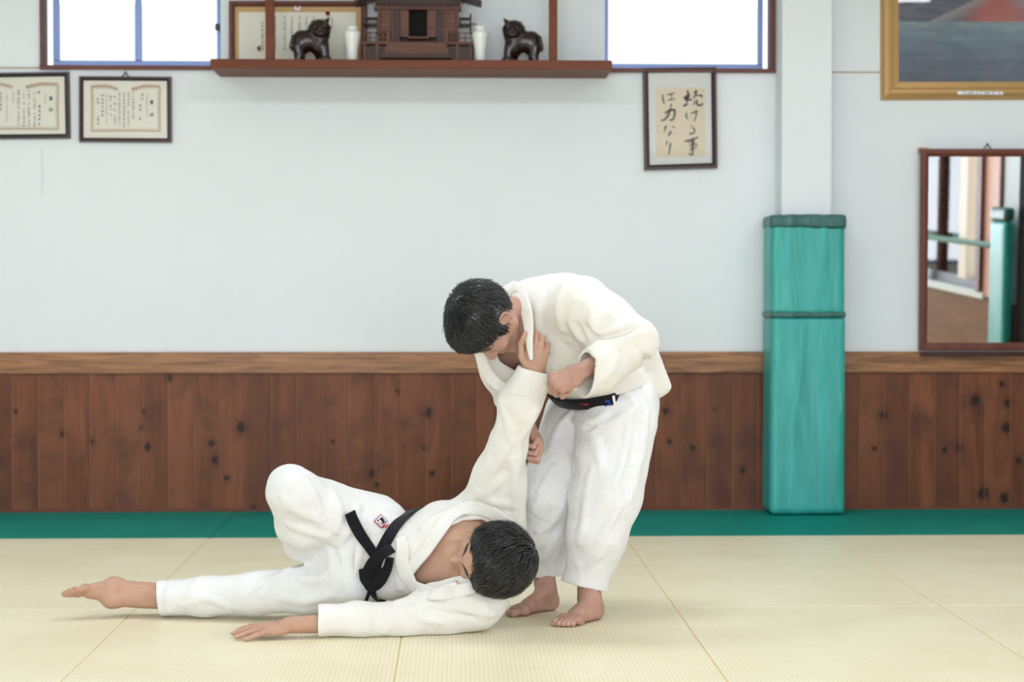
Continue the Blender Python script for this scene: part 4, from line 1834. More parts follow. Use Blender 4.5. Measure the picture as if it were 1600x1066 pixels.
def ring_on(solid, c, ax, u, a0, a1, n, off=0.0, rmax=.45):
    """points where rays from c in the plane across ax leave the cloth"""
    ax = unit(ax)
    u = unit(u - ax * (u @ ax))
    v = np.cross(ax, u)
    pts, nr = [], []
    for t in np.linspace(a0, a1, n):
        d = u * math.cos(t) + v * math.sin(t)
        rs = np.linspace(.02, rmax, 120)
        val = solid.ev(c + d[None] * rs[:, None])
        k = np.argmax(val > 0)
        if val[k] <= 0:
            k = len(rs) - 1
        q = c + d * rs[k]
        q = solid.snap(q, off)
        pts.append(q)
        nr.append(solid.grad(q, .008))
    return pts, nr

# ------------------------------------------------------------------ standing man
LIM = lambda pts, m=.2: (np.min(pts, 0) - m, np.max(pts, 0) + m)
person_a = thing('person', tuple(G(885, 962)), 'standing person in white judo uniform bending down to grip the lying one', 'person', 'judo partners')

T = dict(
    hipL=P(958, 655, 6.52), hipR=P(905, 655, 6.68), kneeL=P(942, 790, 6.36), kneeR=P(858, 792, 6.52), ankL=P(917, 935, 6.40), ankR=P(849, 912, 6.62),
    pel=P(948, 628, 6.60), waist=P(925, 590, 6.56), chest=P(868, 522, 6.42), neck=P(818, 490, 6.38),
    shL=P(905, 480, 6.27), shR=P(788, 545, 6.50), elL=P(987, 533, 6.17), elR=P(803, 632, 6.60), wrL=P(908, 581, 6.09), wrR=P(838, 694, 6.40))
aT = unit(T['chest'] - T['pel'])
lT = unit(T['shL'] - T['shR'])
lT = unit(lT - aT * (lT @ aT) * .7)
frT = unit(np.cross(lT, aT))
if frT[1] > 0:
    frT = -frT
hdT = head_frame(P(764, 501, 6.24), A(-.06, .02, -1), A(-.74, -.64, .16), 1.12)

# --- skin
fa = Field()
add_head(fa, hdT)
fa.add(rcone(hdT(0, -.02, -.050), T['neck'], .058, .064), .03)
fa.add(rcone(hdT(0, .02, -.060), P(820, 530, 6.36), .046, .060), .03)
fa.add(econe(T['chest'], P(830, 508, 6.38), (.155, .105), (.12, .080), lT), .04)
fa.add(econe(T['pel'], T['chest'], (.135, .100), (.150, .105), lT), .04)
for a, b, r0, r1 in (('shL', 'elL', .050, .040), ('elL', 'wrL', .042, .028), ('shR', 'elR', .050, .040), ('elR', 'wrR', .042, .027),
                     ('hipL', 'kneeL', .085, .055), ('kneeL', 'ankL', .052, .036), ('hipR', 'kneeR', .085, .055), ('kneeR', 'ankR', .052, .036)):
    fa.add(rcone(T[a], T[b], r0, r1), .03)
fa.add(rcone(T['shL'], T['chest'], .058, .09), .04)
fa.add(rcone(T['shR'], T['chest'], .058, .09), .04)
fa.add(rcone(T['hipL'], T['pel'], .085, .09), .04)
fa.add(rcone(T['hipR'], T['pel'], .085, .09), .04)
# feet (soles level with the mat)
fL = Frame(G(937, 967), A(.73, -.68, 0), A(-.68, -.73, 0), A(0, 0, 1), .98)
fR = Frame(G(868, 953), A(-.60, .80, 0), A(-.80, -.60, 0), A(0, 0, 1), .98)
nL = add_foot(fa, fL, T['ankL'] + A(0, 0, .12))
nR = add_foot(fa, fR, T['ankR'] + A(0, 0, .12))
# left hand: fist on the sleeve, back of the hand towards the camera
dL = unit(A(-.86, -.10, -.40))
zL = A(-.30, -.80, .50)
zL = unit(zL - dL * (zL @ dL))
hL = Frame(T['wrL'], np.cross(dL, zL) * 1.0, dL, zL, 1.12)
if hL.M[2, 0] < 0:
    hL = Frame(T['wrL'], -np.cross(dL, zL), dL, zL, 1.12)
cur = [(1.30, 1.65, 1.0), (1.34, 1.7, 1.0), (1.38, 1.7, 1.0), (1.42, 1.7, 1.0)]
eL = add_hand(fa, hL, cur, [(.022, .018, -.010), (.036, .052, -.026), (.030, .076, -.046), (.008, .088, -.058)], spread=(.03, .01, -.01, -.04), k=.006)
# right hand: fingers wrapped round the lifted sleeve from behind
dR = unit(A(.42, -.62, -.62))
zR = A(.85, .20, .36)
zR = unit(zR - dR * (zR @ dR))
oR = P(825, 672, 6.38)
hR = Frame(oR, np.cross(zR, dR), dR, zR, 1.0)
cur = [(.75, 1.45, .8), (.8, 1.5, .8), (.85, 1.5, .8), (.9, 1.5, .8)]
eR = add_hand(fa, hR, cur, [(.020, .018, -.012), (.034, .050, -.026), (.026, .076, -.046), (.008, .090, -.058)])
fa.add(rcone(T['elR'], oR, .040, .028), .02)
fa.sub(half((0, 0, .0012), (0, 0, -1)), .002)
V, F = fa.mesh(*LIM(list(T.values()) + [hdT(0, 0, .2), fL(0, .25, 0), fR(0, .25, 0)], .16), .0032, 1)
V, F = biggest(V, F)
bodyA = world_child(np_mesh('body', V, F, None, M['skin_a']), person_a)
bpy.context.view_layer.update()
nails(nL, [fL.v(0, 0, 1)] * 5, 'toenail', bodyA, M['nail'], wd=.8)
nails(nR, [fR.v(0, 0, 1)] * 5, 'toenail', bodyA, M['nail'], wd=.8)

# --- hair
profA = [(.098, .100), (.090, .072), (.066, .050), (.045, .038), (.034, .012), (.026, -.016), (.010, -.022), (.008, .010), (.000, .030), (-.016, .034), (-.030, .020), (-.036, -.010), (-.050, -.040),
         (-.090, -.060), (-.14, -.02), (-.15, .09), (-.06, .18), (.07, .17)]
capA = hair_cap(hdT, profA, .012, [(0, .025, .078, .074, .078, .070), (0, -.03, .07, .076, .085, .072)])
Vc, Fc = capA.mesh(*LIM([hdT(0, 0, .03)], .2), .003, 2)
front = hdT.loc(Vc)
EAR = ((-.036, .013), (-.032, .036))
hv1 = hair_locks(hdT, Vc, capA, (.01, -.055, .135), 5200, (.024, .052), .0017, (.001, .012), 11, flow=(0, .35, -.05), wave=.0008, down=.05, clear=EAR)
sel = Vc[(front[:, 1] > .045) & (front[:, 2] > .045)]
hv2 = hair_locks(hdT, sel, capA, (.0, -.055, .145), 900, (.035, .060), .0019, (.001, .008), 12, flow=(0, .6, -.2), wave=.001, down=.05)
V, F = merge([(Vc, Fc), hv1, hv2])
world_child(np_mesh('hair', V, F, None, M['hair']), person_a)
# brow on the visible side
Vb = []
for g in (-1, 1):
    pts = [fa.snap(hdT(g * x, y, z), .001) for x, y, z in ((.014, .098, .027), (.030, .094, .032), (.046, .082, .029), (.054, .072, .024))]
    Vb.append(ribbon(pts, [fa.grad(p) for p in pts], [.006, .009, .008, .004], .003, 4))
V, F = merge(Vb)
world_child(np_mesh('eyebrow', V, F, None, M['hair']), person_a)

# --- trousers
ft = Field()
ft.add(ell(P(957, 640, 6.60), (.185, .16, .15), np.stack([lT, frT, np.cross(lT, frT)], 1)), 0)
LL = [P(962, 660, 6.53), P(946, 778, 6.40), P(932, 836, 6.38), P(913, 915, 6.41), P(905, 950, 6.42)]
RL = [P(902, 660, 6.68), P(858, 780, 6.54), P(849, 836, 6.555), P(848.5, 903, 6.625), P(849, 940, 6.635)]
for C_, R_ in ((LL, (.150, .126, .108, .083, .078)), (RL, (.138, .113, .090, .078, .074))):
    leg_ = Field()
    for i in range(4):
        leg_.add(econe(C_[i], C_[i + 1], (R_[i], R_[i] * .92), (R_[i + 1], R_[i + 1] * .92), A(1, 0, 0)), .03)
    ft.add(leg_.ev, .012)
ft.disp(cloth_noise(21, .0055, 21, A(.1, 0, 1), .30))
ft.disp(cloth_noise(22,   .0036, 55, A(.1, 0, 1), .45))
solidT = ft.copy()
strokes(ft, solidT, [
    ([(893, 640), (915, 655), (925, 672)], .016), ([(925, 668), (960, 660), (990, 640)], .018), ([(905, 668), (930, 690), (938, 730)], .016),
    ([(985, 650), (978, 700), (962, 760)], .014), ([(1010, 650), (1000, 720), (985, 780)], .014), ([(900, 640), (875, 665), (860, 700)], .014),
    ([(897, 672), (895, 720), (890, 770)], -.016), ([(910, 660), (920, 668), (930, 665)], -.012), ([(950, 780), (925, 800), (900, 805)], .010),
    ([(970, 790), (945, 830), (912, 850)], .010), ([(950, 850), (930, 875), (905, 885)], .009), ([(925, 730), (915, 790), (905, 850)], .010),
    ([(865, 730), (845, 770), (835, 800)], .012), ([(880, 790), (860, 820), (840, 830)], .010), ([(870, 840), (855, 865), (845, 880)], .008),
    ([(890, 650), (905, 662), (925, 660), (945, 648)], .012), ([(968, 600), (985, 620), (1000, 640)], .012)])
ft.shell(.009)
hemL, hemR = P(911, 915, 6.41), P(851, 898, 6.62)
ft.sub(half(hemL + A(0, 0, .004), A(-.10, .0, -1)), 0) if False else None


def below(p, n, gate, gp):
    """cut below plane p/n, only near the leg on gate's side"""
    h = half(p, n)
    g = half(gp, gate)
    return lambda Q: np.maximum(h(Q), g(Q))


mid = (T['ankL'] + T['ankR']) / 2 + A(0, 0, 0)
gate = unit((T['ankL'] - T['ankR']) * A(1, 1, 0))
ft.sub(below(hemL, A(-.22, -.05, -1), gate, mid), 0)
ft.sub(below(hemR, A(.03, 0, -1), -gate, mid), 0)
ft.sub(half(P(940, 598, 6.5), aT * .9 + A(0, 0, .3)), 0)
V, F = ft.mesh(*LIM(LL + RL + [T['pel']], .22), .0042, 1)
V, F = biggest(V, F)
world_child(np_mesh('trousers', V, F, None, M['gi_trouser_a']), person_a)

# --- jacket
fj = Field()
fj.add(econe(P(948, 612, 6.58), P(900, 555, 6.50), (.172, .135), (.182, .140), lT), 0)
fj.add(econe(P(900, 555, 6.50), T['chest'], (.182, .140), (.190, .140), lT), .03)
fj.add(econe(T['chest'], P(836, 492, 6.40), (.185, .135), (.140, .100), lT), .03)
fj.add(rcone(T['shL'] + A(0, .03, 0), T['shR'], .100, .098), .05)
fj.add(rcone(P(828, 470, 6.40), P(860, 490, 6.42), .075, .10), .04)         # collar at the nape
fj.add(ell(P(875, 478, 6.42), A(.13, .12, .115)), .05)                      # rounded upper back
# left sleeve
fj.add(rcone(T['shL'], P(948, 508, 6.21), .112, .100), .04)
fj.add(rcone(P(948, 508, 6.21), T['elL'] + A(0, 0, .0), .100, .082), .03)
fj.add(econe(T['elL'], P(935, 575, 6.12), (.080, .072), (.074, .066), A(.3, 0, 1)), .03)
fj.add(econe(P(935, 575, 6.12), P(895, 592, 6.08), (.074, .066), (.070, .062), A(.3, 0, 1)), .03)
fj.add(rcone(P(985, 548, 6.2), P(945, 582, 6.16), .062, .040), .03)
# right sleeve, hanging
fj.add(rcone(T['shR'], P(790, 580, 6.52), .100, .090), .04)
fj.add(rcone(P(790, 580, 6.52), T['elR'], .088, .070), .03)
fj.add(rcone(T['elR'], P(816, 676, 6.45), .072, .050), .03)
# tail of the jacket behind the hip
fj.add(econe(P(975, 560, 6.60), P(990, 612, 6.62), (.14, .060), (.155, .052), lT), .04)
fj.disp(cloth_noise(31, .0052, 21, aT, .5))
fj.disp(cloth_noise(32, .0030, 46, aT, .6))
solidJ = fj.copy()
strokes(fj, solidJ, [
    ([(882, 445), (872, 480), (878, 515)], .012), ([(900, 470), (895, 505), (905, 530)], .016), ([(925, 475), (925, 505), (935, 525)], .016),
    ([(890, 532), (910, 542), (935, 545)], .016), ([(905, 563), (935, 560), (965, 540)], .014), ([(990, 500), (965, 515), (940, 530), (925, 545)], .014),
    ([(1005, 520), (975, 530), (950, 540)], .012), ([(945, 545), (935, 565), (925, 580)], .010), ([(965, 555), (955, 575), (945, 592)], .012),
    ([(900, 505), (908, 522), (914, 532)], -.014), ([(918, 512), (926, 525), (938, 530)], -.012), ([(1000, 512), (970, 522), (942, 528)], -.009),
    ([(995, 545), (1008, 560), (1012, 580)], -.014),
    ([(845, 460), (838, 500), (845, 530)], .010), ([(975, 460), (960, 475), (955, 490)], .010)])
fj.shell(.011)
ctrA = P(800, 545, 6.33)
nA = unit(A(-.30, -.88, -.36))
opA = [P(x, y, 6.30) for x, y in ((792, 462), (812, 470), (826, 505), (831, 545), (848, 575), (856, 598), (826, 612), (790, 604), (768, 585), (757, 555), (758, 500), (770, 450))]
fj.sub(prism(opA, nA, -.10, .5, ctrA), .006)
# cuffs
cutL = P(914, 580, 6.10)
ca = unit(P(897, 592, 6.06) - P(945, 572, 6.14))


def gated(p, n, c, r):
    h, g = half(p, n), sph(c, r)
    return lambda Q: np.maximum(h(Q), g(Q))


fj.sub(gated(cutL, ca * .8 + A(-.3, 0, .25), P(885, 595, 6.07), .130), 0)
cr = unit(P(832, 690, 6.43) - T['elR'])
fj.sub(gated(P(824, 662, 6.44), cr, P(836, 688, 6.42), .09), 0)
# lower edge: level with the belt in front, long tail behind
bxA = unit(aT * .55 + A(0, 0, .55) + A(.10, 0, 0))
hemp = P(925, 622, 6.45)
low = half(hemp, -bxA)
tail = half(P(1002, 600, 6.45), A(1, .30, .10))
fj.sub(lambda Q: np.maximum(low(Q), -tail(Q)), .004)
fj.sub(half(P(1030, 622, 6.6), A(.25, 0, -1)), .0)
V, F = fj.mesh(*LIM([T['shL'], T['shR'], T['elL'], T['elR'], T['wrL'], T['pel'], T['wrR']], .24), .0042, 1)
V, F = biggest(V, F)
jackA = world_child(np_mesh('jacket', V, F, None, M['gi_jacket_a']), person_a)

# collar bands
solidJ2 = solidJ


def lapel_from(solid, items, off=.004):
    pts, nr = [], []
    for it in items:
        if len(it) == 2:
            q = solid.hit(*it)
            if q is None:
                continue
        else:
            q = np.asarray(it)
        pts.append(q)
        g = solid.grad(q, .01)
        nr.append(g)
    return [p + n * off for p, n in zip(pts, nr)], nr


def band(name, solid, items, width, thick, mat, par, off=.004, sub=6, rnd=.35):
    p, n = lapel_from(solid, items, off)
    if hasattr(width, '__len__'):
        width = list(np.interp(np.linspace(0, 1, len(p)), np.linspace(0, 1, len(width)), width))
    V, F = ribbon(p, n, width, thick, sub, rnd)
    return world_child(np_mesh(name, V, F, None, mat), par)


torJ = Field()
torJ.add(econe(P(948, 612, 6.58), P(900, 555, 6.50), (.172, .135), (.182, .140), lT), 0)
torJ.add(econe(P(900, 555, 6.50), T['chest'], (.182, .140), (.190, .140), lT), .03)
torJ.add(econe(T['chest'], P(836, 492, 6.40), (.185, .135), (.140, .100), lT), .03)
torJ.add(rcone(T['shL'] + A(0, .03, 0), T['shR'], .100, .098), .05)
torJ.add(rcone(P(828, 470, 6.40), P(860, 490, 6.42), .075, .10), .04)
band('lapel', torJ, [tuple(P(782, 456, 6.52)), tuple(P(797, 448, 6.45)), tuple(P(813, 462, 6.335)), tuple(P(823, 486, 6.265)), tuple(P(827, 511, 6.225)), tuple(P(828, 536, 6.19)), tuple(P(831, 562, 6.168))], [.05, .05, .052, .048, .038, .026, .010], .012, M['gi_jacket_a'], person_a)
band('lapel', torJ, [(838, 530), (846, 552), (858, 572), (878, 592), (895, 610)], [.04, .046, .050, .050, .046], .013, M['gi_jacket_a'], person_a)
band('lapel', solidJ, [tuple(P(770, 470, 6.44)), tuple(P(752, 515, 6.41)), tuple(P(752, 556, 6.385)), tuple(P(766, 588, 6.36)), tuple(P(792, 609, 6.34)), tuple(P(826, 614, 6.36))],
     .045, .013, M['gi_jacket_a'], person_a, 0.0)

# --- belt
torA = Field()
torA.add(econe(P(948, 612, 6.58), P(900, 555, 6.50), (.172, .135), (.182, .140), lT), 0)
torA.add(ell(P(957, 640, 6.60), (.178, .152, .15), np.stack([lT, frT, np.cross(lT, frT)], 1)), .03)
bc = P(946, 603, 6.585)
pts, nr = ring_on(torA, bc, bxA, frT, -PI, PI, 36, .008)
pts = [p - n * (.030 if 800 - FPX * (((p - CAM) @ _R)[0] / ((p - CAM) @ _R)[2]) > 968 else 0) for p, n in zip(pts, nr)]
V, F = ribbon(pts, nr, .052, .010, 3, .25)
bo = world_child(np_mesh('belt', V, F, None, M['belt']), person_a)


def proj(p):
    q = (np.asarray(p) - CAM) @ _R
    return A(800 - FPX * q[0] / q[2], 533 + FPX * q[1] / q[2])


def on_ring(pts, nr, ax, x0, x1, shift, width, off, near=True):
    """sub-ribbon of a belt between two photo columns, moved across its width"""
    C = catmull(pts, 10)
    N = catmull(nr, 10)
    sel = [i for i in range(len(C)) if x0 <= proj(C[i])[0] <= x1 and N[i][1] < 0]
    q = [C[i] + unit(N[i]) * off + unit(ax) * shift for i in sel]
    return q, [N[i] for i in sel]


def stitch(name, spec, ring, ax, mat, par):
    parts = []
    for x0, x1, sh, wd in spec:
        q, n = on_ring(ring[0], ring[1], ax, x0, x1, sh, wd, .0055)
        if len(q) > 1:
            parts.append(ribbon(q, n, wd, .002, 1, .25))
    if parts:
        V, F = merge(parts)
        o = np_mesh(name, V, F, None, mat)
        o.parent = par
        o.matrix_parent_inverse = (par.matrix_parent_inverse @ par.matrix_basis).inverted() if False else par.matrix_world.inverted()
        return o


bpy.context.view_layer.update()
stitch('blue_embroidery', [(942, 947, .012, .007), (945, 953, .004, .009), (949, 955, -.006, .007), (943, 948, -.012, .006)], (pts, nr), bxA, M['blue'], bo)
stitch('white_label', [(957, 961, .0, .040)], (pts, nr), bxA, M['white_thread'], bo)
stitch('red_embroidery', [(896, 920, .004, .008)], (pts, nr), bxA, M['red'], bo)

# ------------------------------------------------------------------ lying man
person_b = thing('person', tuple(G(640, 975)), 'person in white judo uniform with black belt lying on the mats, one arm raised', 'person', 'judo partners')
U = dict(
    pel=P(562, 852, 6.42), chest=P(690, 862, 6.36), neck=P(728, 868, 6.32), shR=P(762, 802, 6.42), shL=P(740, 934, 6.17),
    elR=P(795, 700, 6.28), wrR=P(834, 584, 6.20), elL=P(635, 969, 6.12), wrL=P(452, 977, 6.055),
    hipR=P(585, 832, 6.44), hipL=P(545, 902, 6.36), kneeR=P(455, 768, 6.22), ankR=P(512, 908, 6.62), kneeL=P(400, 930, 6.42), ankL=P(212, 930, 6.50))
aU = unit(U['neck'] - U['pel'])
rU = unit(U['shR'] - U['shL'])
rU = unit(rU - aU * (rU @ aU))
frU = np.cross(aU, rU)
hdU = head_frame(P(766, 874, 6.13), A(-.94, -.34, .03), A(.34, -.93, .10), 1.12)

fb = Field()
add_head(fb, hdU)
fb.add(rcone(hdU(0, -.02, -.055), U['neck'] + A(-.0, .02, 0), .058, .070), .03)
fb.add(rcone(hdU(0, .02, -.060), P(712, 872, 6.27), .045, .060), .04)
fb.add(econe(U['pel'], P(615, 872, 6.41), (.130, .095), (.118, .088), rU), .04)
fb.add(econe(P(615, 872, 6.41), U['chest'], (.118, .088), (.155, .108), rU), .04)
fb.add(econe(U['chest'], P(722, 868, 6.35), (.160, .110), (.130, .085), rU), .04)
fb.add(rcone(U['shR'], P(700, 868, 6.32), .066, .090), .05)
fb.add(rcone(U['shL'], P(700, 868, 6.32), .066, .085), .05)
fb.add(rcone(P(742, 826, 6.33), P(705, 872, 6.23), .020, .016), .03)     # collar bones
fb.add(rcone(P(728, 915, 6.16), P(703, 880, 6.23), .018, .015), .03)
for a, b, r0, r1 in (('shR', 'elR', .052, .042), ('elR', 'wrR', .044, .028), ('shL', 'elL', .052, .042), ('elL', 'wrL', .042, .028),
                     ('hipR', 'kneeR', .085, .055), ('kneeR', 'ankR', .052, .034), ('hipL', 'kneeL', .085, .055), ('kneeL', 'ankL', .052, .036),
                     ('hipR', 'pel', .085, .09), ('hipL', 'pel', .085, .09)):
    fb.add(rcone(U[a], U[b], r0, r1), .03)
# raised right hand closed on the lapel
dU = unit(A(.17, .10, .98))
zU = A(.10, -.97, .15)
zU = unit(zU - dU * (zU @ dU))
hU = Frame(U['wrR'], -np.cross(dU, zU), dU, zU, 1.04)
if hU.M[0, 0] > 0:
    hU = Frame(U['wrR'], np.cross(dU, zU), dU, zU, 1.04)
cur = [(.35, 1.75, .9), (.40, 1.8, .9), (.48, 1.8, .9), (.56, 1.8, .9)]
eU = add_hand(fb, hU, cur, [(.026, .020, .000), (.050, .050, .006), (.060, .090, .010), (.052, .128, .012)], spread=(.05, .01, -.02, -.05), k=.005)
# left palm flat on the mat
dV = unit(A(-.985, -.10, -.13))
zV = A(-.10, -.20, .97)
zV = unit(zV - dV * (zV @ dV))
hV = Frame(U['wrL'], np.cross(dV, zV), dV, zV, 1.02)
if hV.M[1, 0] < 0:
    hV = Frame(U['wrL'], -np.cross(dV, zV), dV, zV, 1.02)
cur = [(.04, .10, .06), (.03, .10, .06), (.04, .10, .06), (.06, .12, .06)]
eV = add_hand(fb, hV, cur, [(.024, .020, -.008), (.050, .052, -.016), (.066, .082, -.020), (.074, .108, -.022)], spread=(.14, .02, -.10, -.24))
# left foot, leg rolled in, heel up
yF = unit(A(-.84, -.50, -.15))
zF = A(.05, -.40, -.92)
zF = unit(zF - yF * (zF @ yF))
fo = P(177, 914, 6.50) - (yF * .026 + zF * .028) * .87
fU = Frame(fo, np.cross(yF, zF), yF, zF, .87)
add_foot(fb, fU, P(250, 934, 6.475), .036)
fb.add(rcone(fU(0, .022, .034), P(232, 928, 6.485), .026, .033), .03)
fRU = Frame(P(540, 930, 6.66) * A(1, 1, 0), A(.2, .98, 0), A(-.98, .2, 0), A(0, 0, 1), .98)
add_foot(fb, fRU, U['ankR'] + A(0, 0, .1))
fb.sub(half((0, 0, .0012), (0, 0, -1)), .002)
V, F = fb.mesh(*LIM(list(U.values()) + [fU(0, .27, 0), hV(0, .2, 0), hdU(0, 0, .2), hU(0, .15, 0)], .15), .0032, 1)
V, F = biggest(V, F)
bodyB = world_child(np_mesh('body', V, F, None, M['skin_b']), person_b)
bpy.context.view_layer.update()
nails(eV, [zV] * 5, 'fingernail', bodyB, M['nail'])

# --- hair, longer and wavy
profB = [(.078, .108), (.070, .078), (.060, .044), (.050, .024), (.036, -.004), (.026, -.028), (.008, -.030), (-.030, -.034), (-.050, -.060), (-.100, -.070), (-.17, -.02), (-.17, .10), (-.06, .20), (.08, .19)]
capB = hair_cap(hdU, profB, .022, [(0, .012, .066, .096, .082, .074), (0, -.03, .04, .104, .08, .08)])
Vc, Fc = capB.mesh(*LIM([hdU(0, 0, .03)], .22), .003, 2)
hv1 = hair_locks(hdU, Vc, capB, (.035, -.115, .095), 3800, (.065, .115), .0030, (.002, .016), 15, flow=(-.1, .30, -.1), wave=.009, steps=11, down=.02, fore=(.076, .082))
lc = hdU.loc(Vc)
sel = Vc[(lc[:, 1] > .035) & (lc[:, 2] > .04)]
hv2 = hair_locks(hdU, sel, capB, (.035, -.115, .095), 1100, (.045, .080), .0028, (.001, .012), 16, flow=(-.2, .55, -.15), wave=.003, steps=8, down=.0, fore=(.084, .078))
V, F = merge([(Vc, Fc), hv1, hv2])
world_child(np_mesh('hair', V, F, None, M['hair_b']), person_b)
Vb = []
for g in (-1, 1):
    pts = [fb.snap(hdU(g * x, y, z), .001) for x, y, z in ((.014, .098, .027), (.030, .094, .033), (.046, .082, .030), (.056, .070, .024))]
    Vb.append(ribbon(pts, [fb.grad(p) for p in pts], [.006, .010, .008, .004], .004, 4))
V, F = merge(Vb)
world_child(np_mesh('eyebrow', V, F, None, M['hair']), person_b)

# --- trousers
fp = Field()
fp.add(econe(P(600, 862, 6.42), P(545, 858, 6.40), (.140, .110), (.165, .120), rU), 0)
RT = [P(580, 828, 6.44), P(510, 800, 6.33), P(457, 769, 6.23)]
for i, (r0, r1) in enumerate(((.135, .110), (.110, .088))):
    fp.add(rcone(RT[i], RT[i + 1], r0, r1), .03)
RS_ = [P(457, 769, 6.23), P(474, 815, 6.33), P(494, 862, 6.47), P(512, 905, 6.60)]
for i, (r0, r1) in enumerate(((.088, .094), (.094, .098), (.098, .095))):
    fp.add(rcone(RS_[i], RS_[i + 1], r0, r1), .02)
LT = [P(550, 905, 6.36), P(480, 922, 6.39), P(400, 930, 6.42), P(320, 933, 6.45), P(235, 935, 6.48)]
for i, (r0, r1) in enumerate(((.118, .086), (.086, .070), (.070, .066), (.066, .062))):
    fp.add(rcone(LT[i], LT[i + 1], r0, r1), .03)
fp.disp(cloth_noise(41, .0045, 20, A(1, .2, .3), .35))
fp.disp(cloth_noise(42, .0032, 50, A(1, .2, .3), .4))
solidP = fp.copy()
strokes(fp, solidP, [
    ([(440, 775), (470, 800), (500, 815)], .014), ([(520, 770), (530, 800), (525, 830)], .014), ([(560, 790), (550, 820), (530, 850)], .016),
    ([(450, 820), (480, 830), (510, 840)], .012), ([(500, 850), (520, 862), (530, 890)], -.014), ([(525, 890), (500, 905), (470, 905)], .014),
    ([(520, 930), (480, 940), (440, 935)], .012), ([(420, 905), (390, 925), (370, 950)], .009), ([(350, 945), (320, 935), (290, 945)], .008),
    ([(455, 885), (430, 905), (410, 930)], .010), ([(310, 905), (300, 925), (285, 945)], .007), ([(515, 875), (522, 900), (520, 930)], .014),
    ([(470, 745), (490, 770), (500, 800)], .010), ([(265, 915), (262, 935), (262, 955)], .006)])
fp.shell(.009)
ka = unit(RS_[3] - RS_[2])
fp.sub(gated(P(478, 840, 6.40), A(.05, .25, -.97), P(500, 890, 6.55), .20), 0)
# keep the far thigh and the near leg whole where the gate reaches them
fp2 = Field()
for i, (r0, r1) in enumerate(((.118, .086), (.086, .070), (.070, .066), (.066, .062))):
    fp2.add(rcone(LT[i], LT[i + 1], r0, r1), .03)
fp2.disp(cloth_noise(41, .0045, 20, A(1, .2, .3), .35))
strokes(fp2, fp2.copy(), [([(525, 890), (500, 905), (470, 905)], .014), ([(520, 930), (480, 940), (440, 935)], .012), ([(420, 905), (390, 925), (370, 950)], .009),
                   ([(350, 945), (320, 935), (290, 945)], .008), ([(455, 885), (430, 905), (410, 930)], .010)])
fp2.shell(.009)
fp.add(fp2.ev, .004)
fp.sub(half(P(248, 934, 6.475), A(-1, -.05, -.12)), 0)
fp.sub(half((0, 0, .0015), (0, 0, -1)), .002)
V, F = fp.mesh(*LIM(RT + RS_ + LT, .2), .0042, 1)
V, F = biggest(V, F)
world_child(np_mesh('trousers', V, F, None, M['gi_trouser_b']), person_b)

# --- jacket
fk = Field()
fk.add(econe(P(540, 858, 6.40), P(615, 872, 6.40), (.190, .140), (.152, .122), rU), 0)
fk.add(econe(P(615, 872, 6.40), U['chest'], (.152, .122), (.182, .130), rU), .03)
fk.add(econe(U['chest'], P(728, 866, 6.38), (.190, .130), (.150, .105), rU), .03)
fk.add(rcone(U['shR'], P(710, 850, 6.40), .105, .12), .05)
fk.add(rcone(U['shL'], P(700, 900, 6.28), .102, .12), .05)
# raised sleeve
fk.add(rcone(U['shR'], P(776, 752, 6.36), .110, .094), .04)
fk.add(rcone(P(776, 752, 6.36), P(792, 700, 6.28), .094, .066), .03)
fk.add(rcone(P(792, 700, 6.28), P(815, 628, 6.22), .066, .072), .03)
fk.add(econe(P(815, 628, 6.22), P(840, 568, 6.20), (.074, .066), (.062, .054), A(1, 0, .3)), .03)
fk.add(rcone(P(797, 735, 6.36), P(797, 822, 6.42), .056, .060), .03)
# sleeve on the mat
fk.add(rcone(U['shL'], P(690, 952, 6.14), .102, .090), .04)
fk.add(rcone(P(690, 952, 6.14), U['elL'], .088, .070), .03)
fk.add(rcone(U['elL'], P(560, 969, 6.09), .064, .058), .03)
fk.add(rcone(P(560, 969, 6.09), P(480, 970, 6.07), .058, .057), .03)
fk.disp(cloth_noise(51, .0040, 21, aU, .5))
fk.disp(cloth_noise(52, .0028, 46, aU, .6))
solidK = fk.copy()
strokes(fk, solidK, [
    ([(745, 770), (770, 785), (800, 790)], .012), ([(730, 780), (760, 770), (790, 745)], .012), ([(800, 690), (785, 715), (755, 755)], .012), ([(812, 700), (808, 730), (800, 770)], .012),
    ([(782, 625), (790, 655), (800, 690)], .009), ([(840, 640), (825, 668), (812, 692)], .010), ([(802, 612), (828, 618), (850, 608)], -.006),
    ([(660, 825), (690, 805), (720, 795)], .012), ([(625, 800), (615, 830), (600, 855)], .014), ([(570, 830), (560, 870), (550, 910)], .014), ([(545, 870), (540, 900), (540, 930)], .012),
    ([(640, 845), (625, 880), (625, 920)], .012), ([(655, 920), (640, 935), (620, 940)], .010), ([(700, 945), (740, 955), (770, 960)], .012), ([(690, 930), (730, 935), (760, 945)], .012),
    ([(640, 950), (660, 965), (690, 972)], .010), ([(600, 950), (610, 970), (600, 988)], .007), ([(560, 950), (575, 970), (570, 985)], .006), ([(670, 935), (700, 925), (730, 922)], -.012),
    ([(665, 950), (700, 960), (740, 965)], -.008), ([(730, 765), (750, 740), (765, 720)], .012), ([(800, 720), (805, 770), (805, 810)], .010)])
fk.shell(.011)
ctrB = P(690, 870, 6.24)
nB = unit(frU * .6 + A(0, -.8, .1))
opB = [P(x, y, 6.24) for x, y in ((641, 892), (660, 872), (680, 848), (698, 822), (722, 805), (752, 804), (785, 822), (815, 850), (830, 900), (800, 925), (755, 915), (720, 914), (690, 920), (662, 918), (648, 908))]
fk.sub(prism(opB, nB, -.13, .5, ctrB), .006)
cu = unit(P(840, 568, 6.20) - P(815, 628, 6.22))
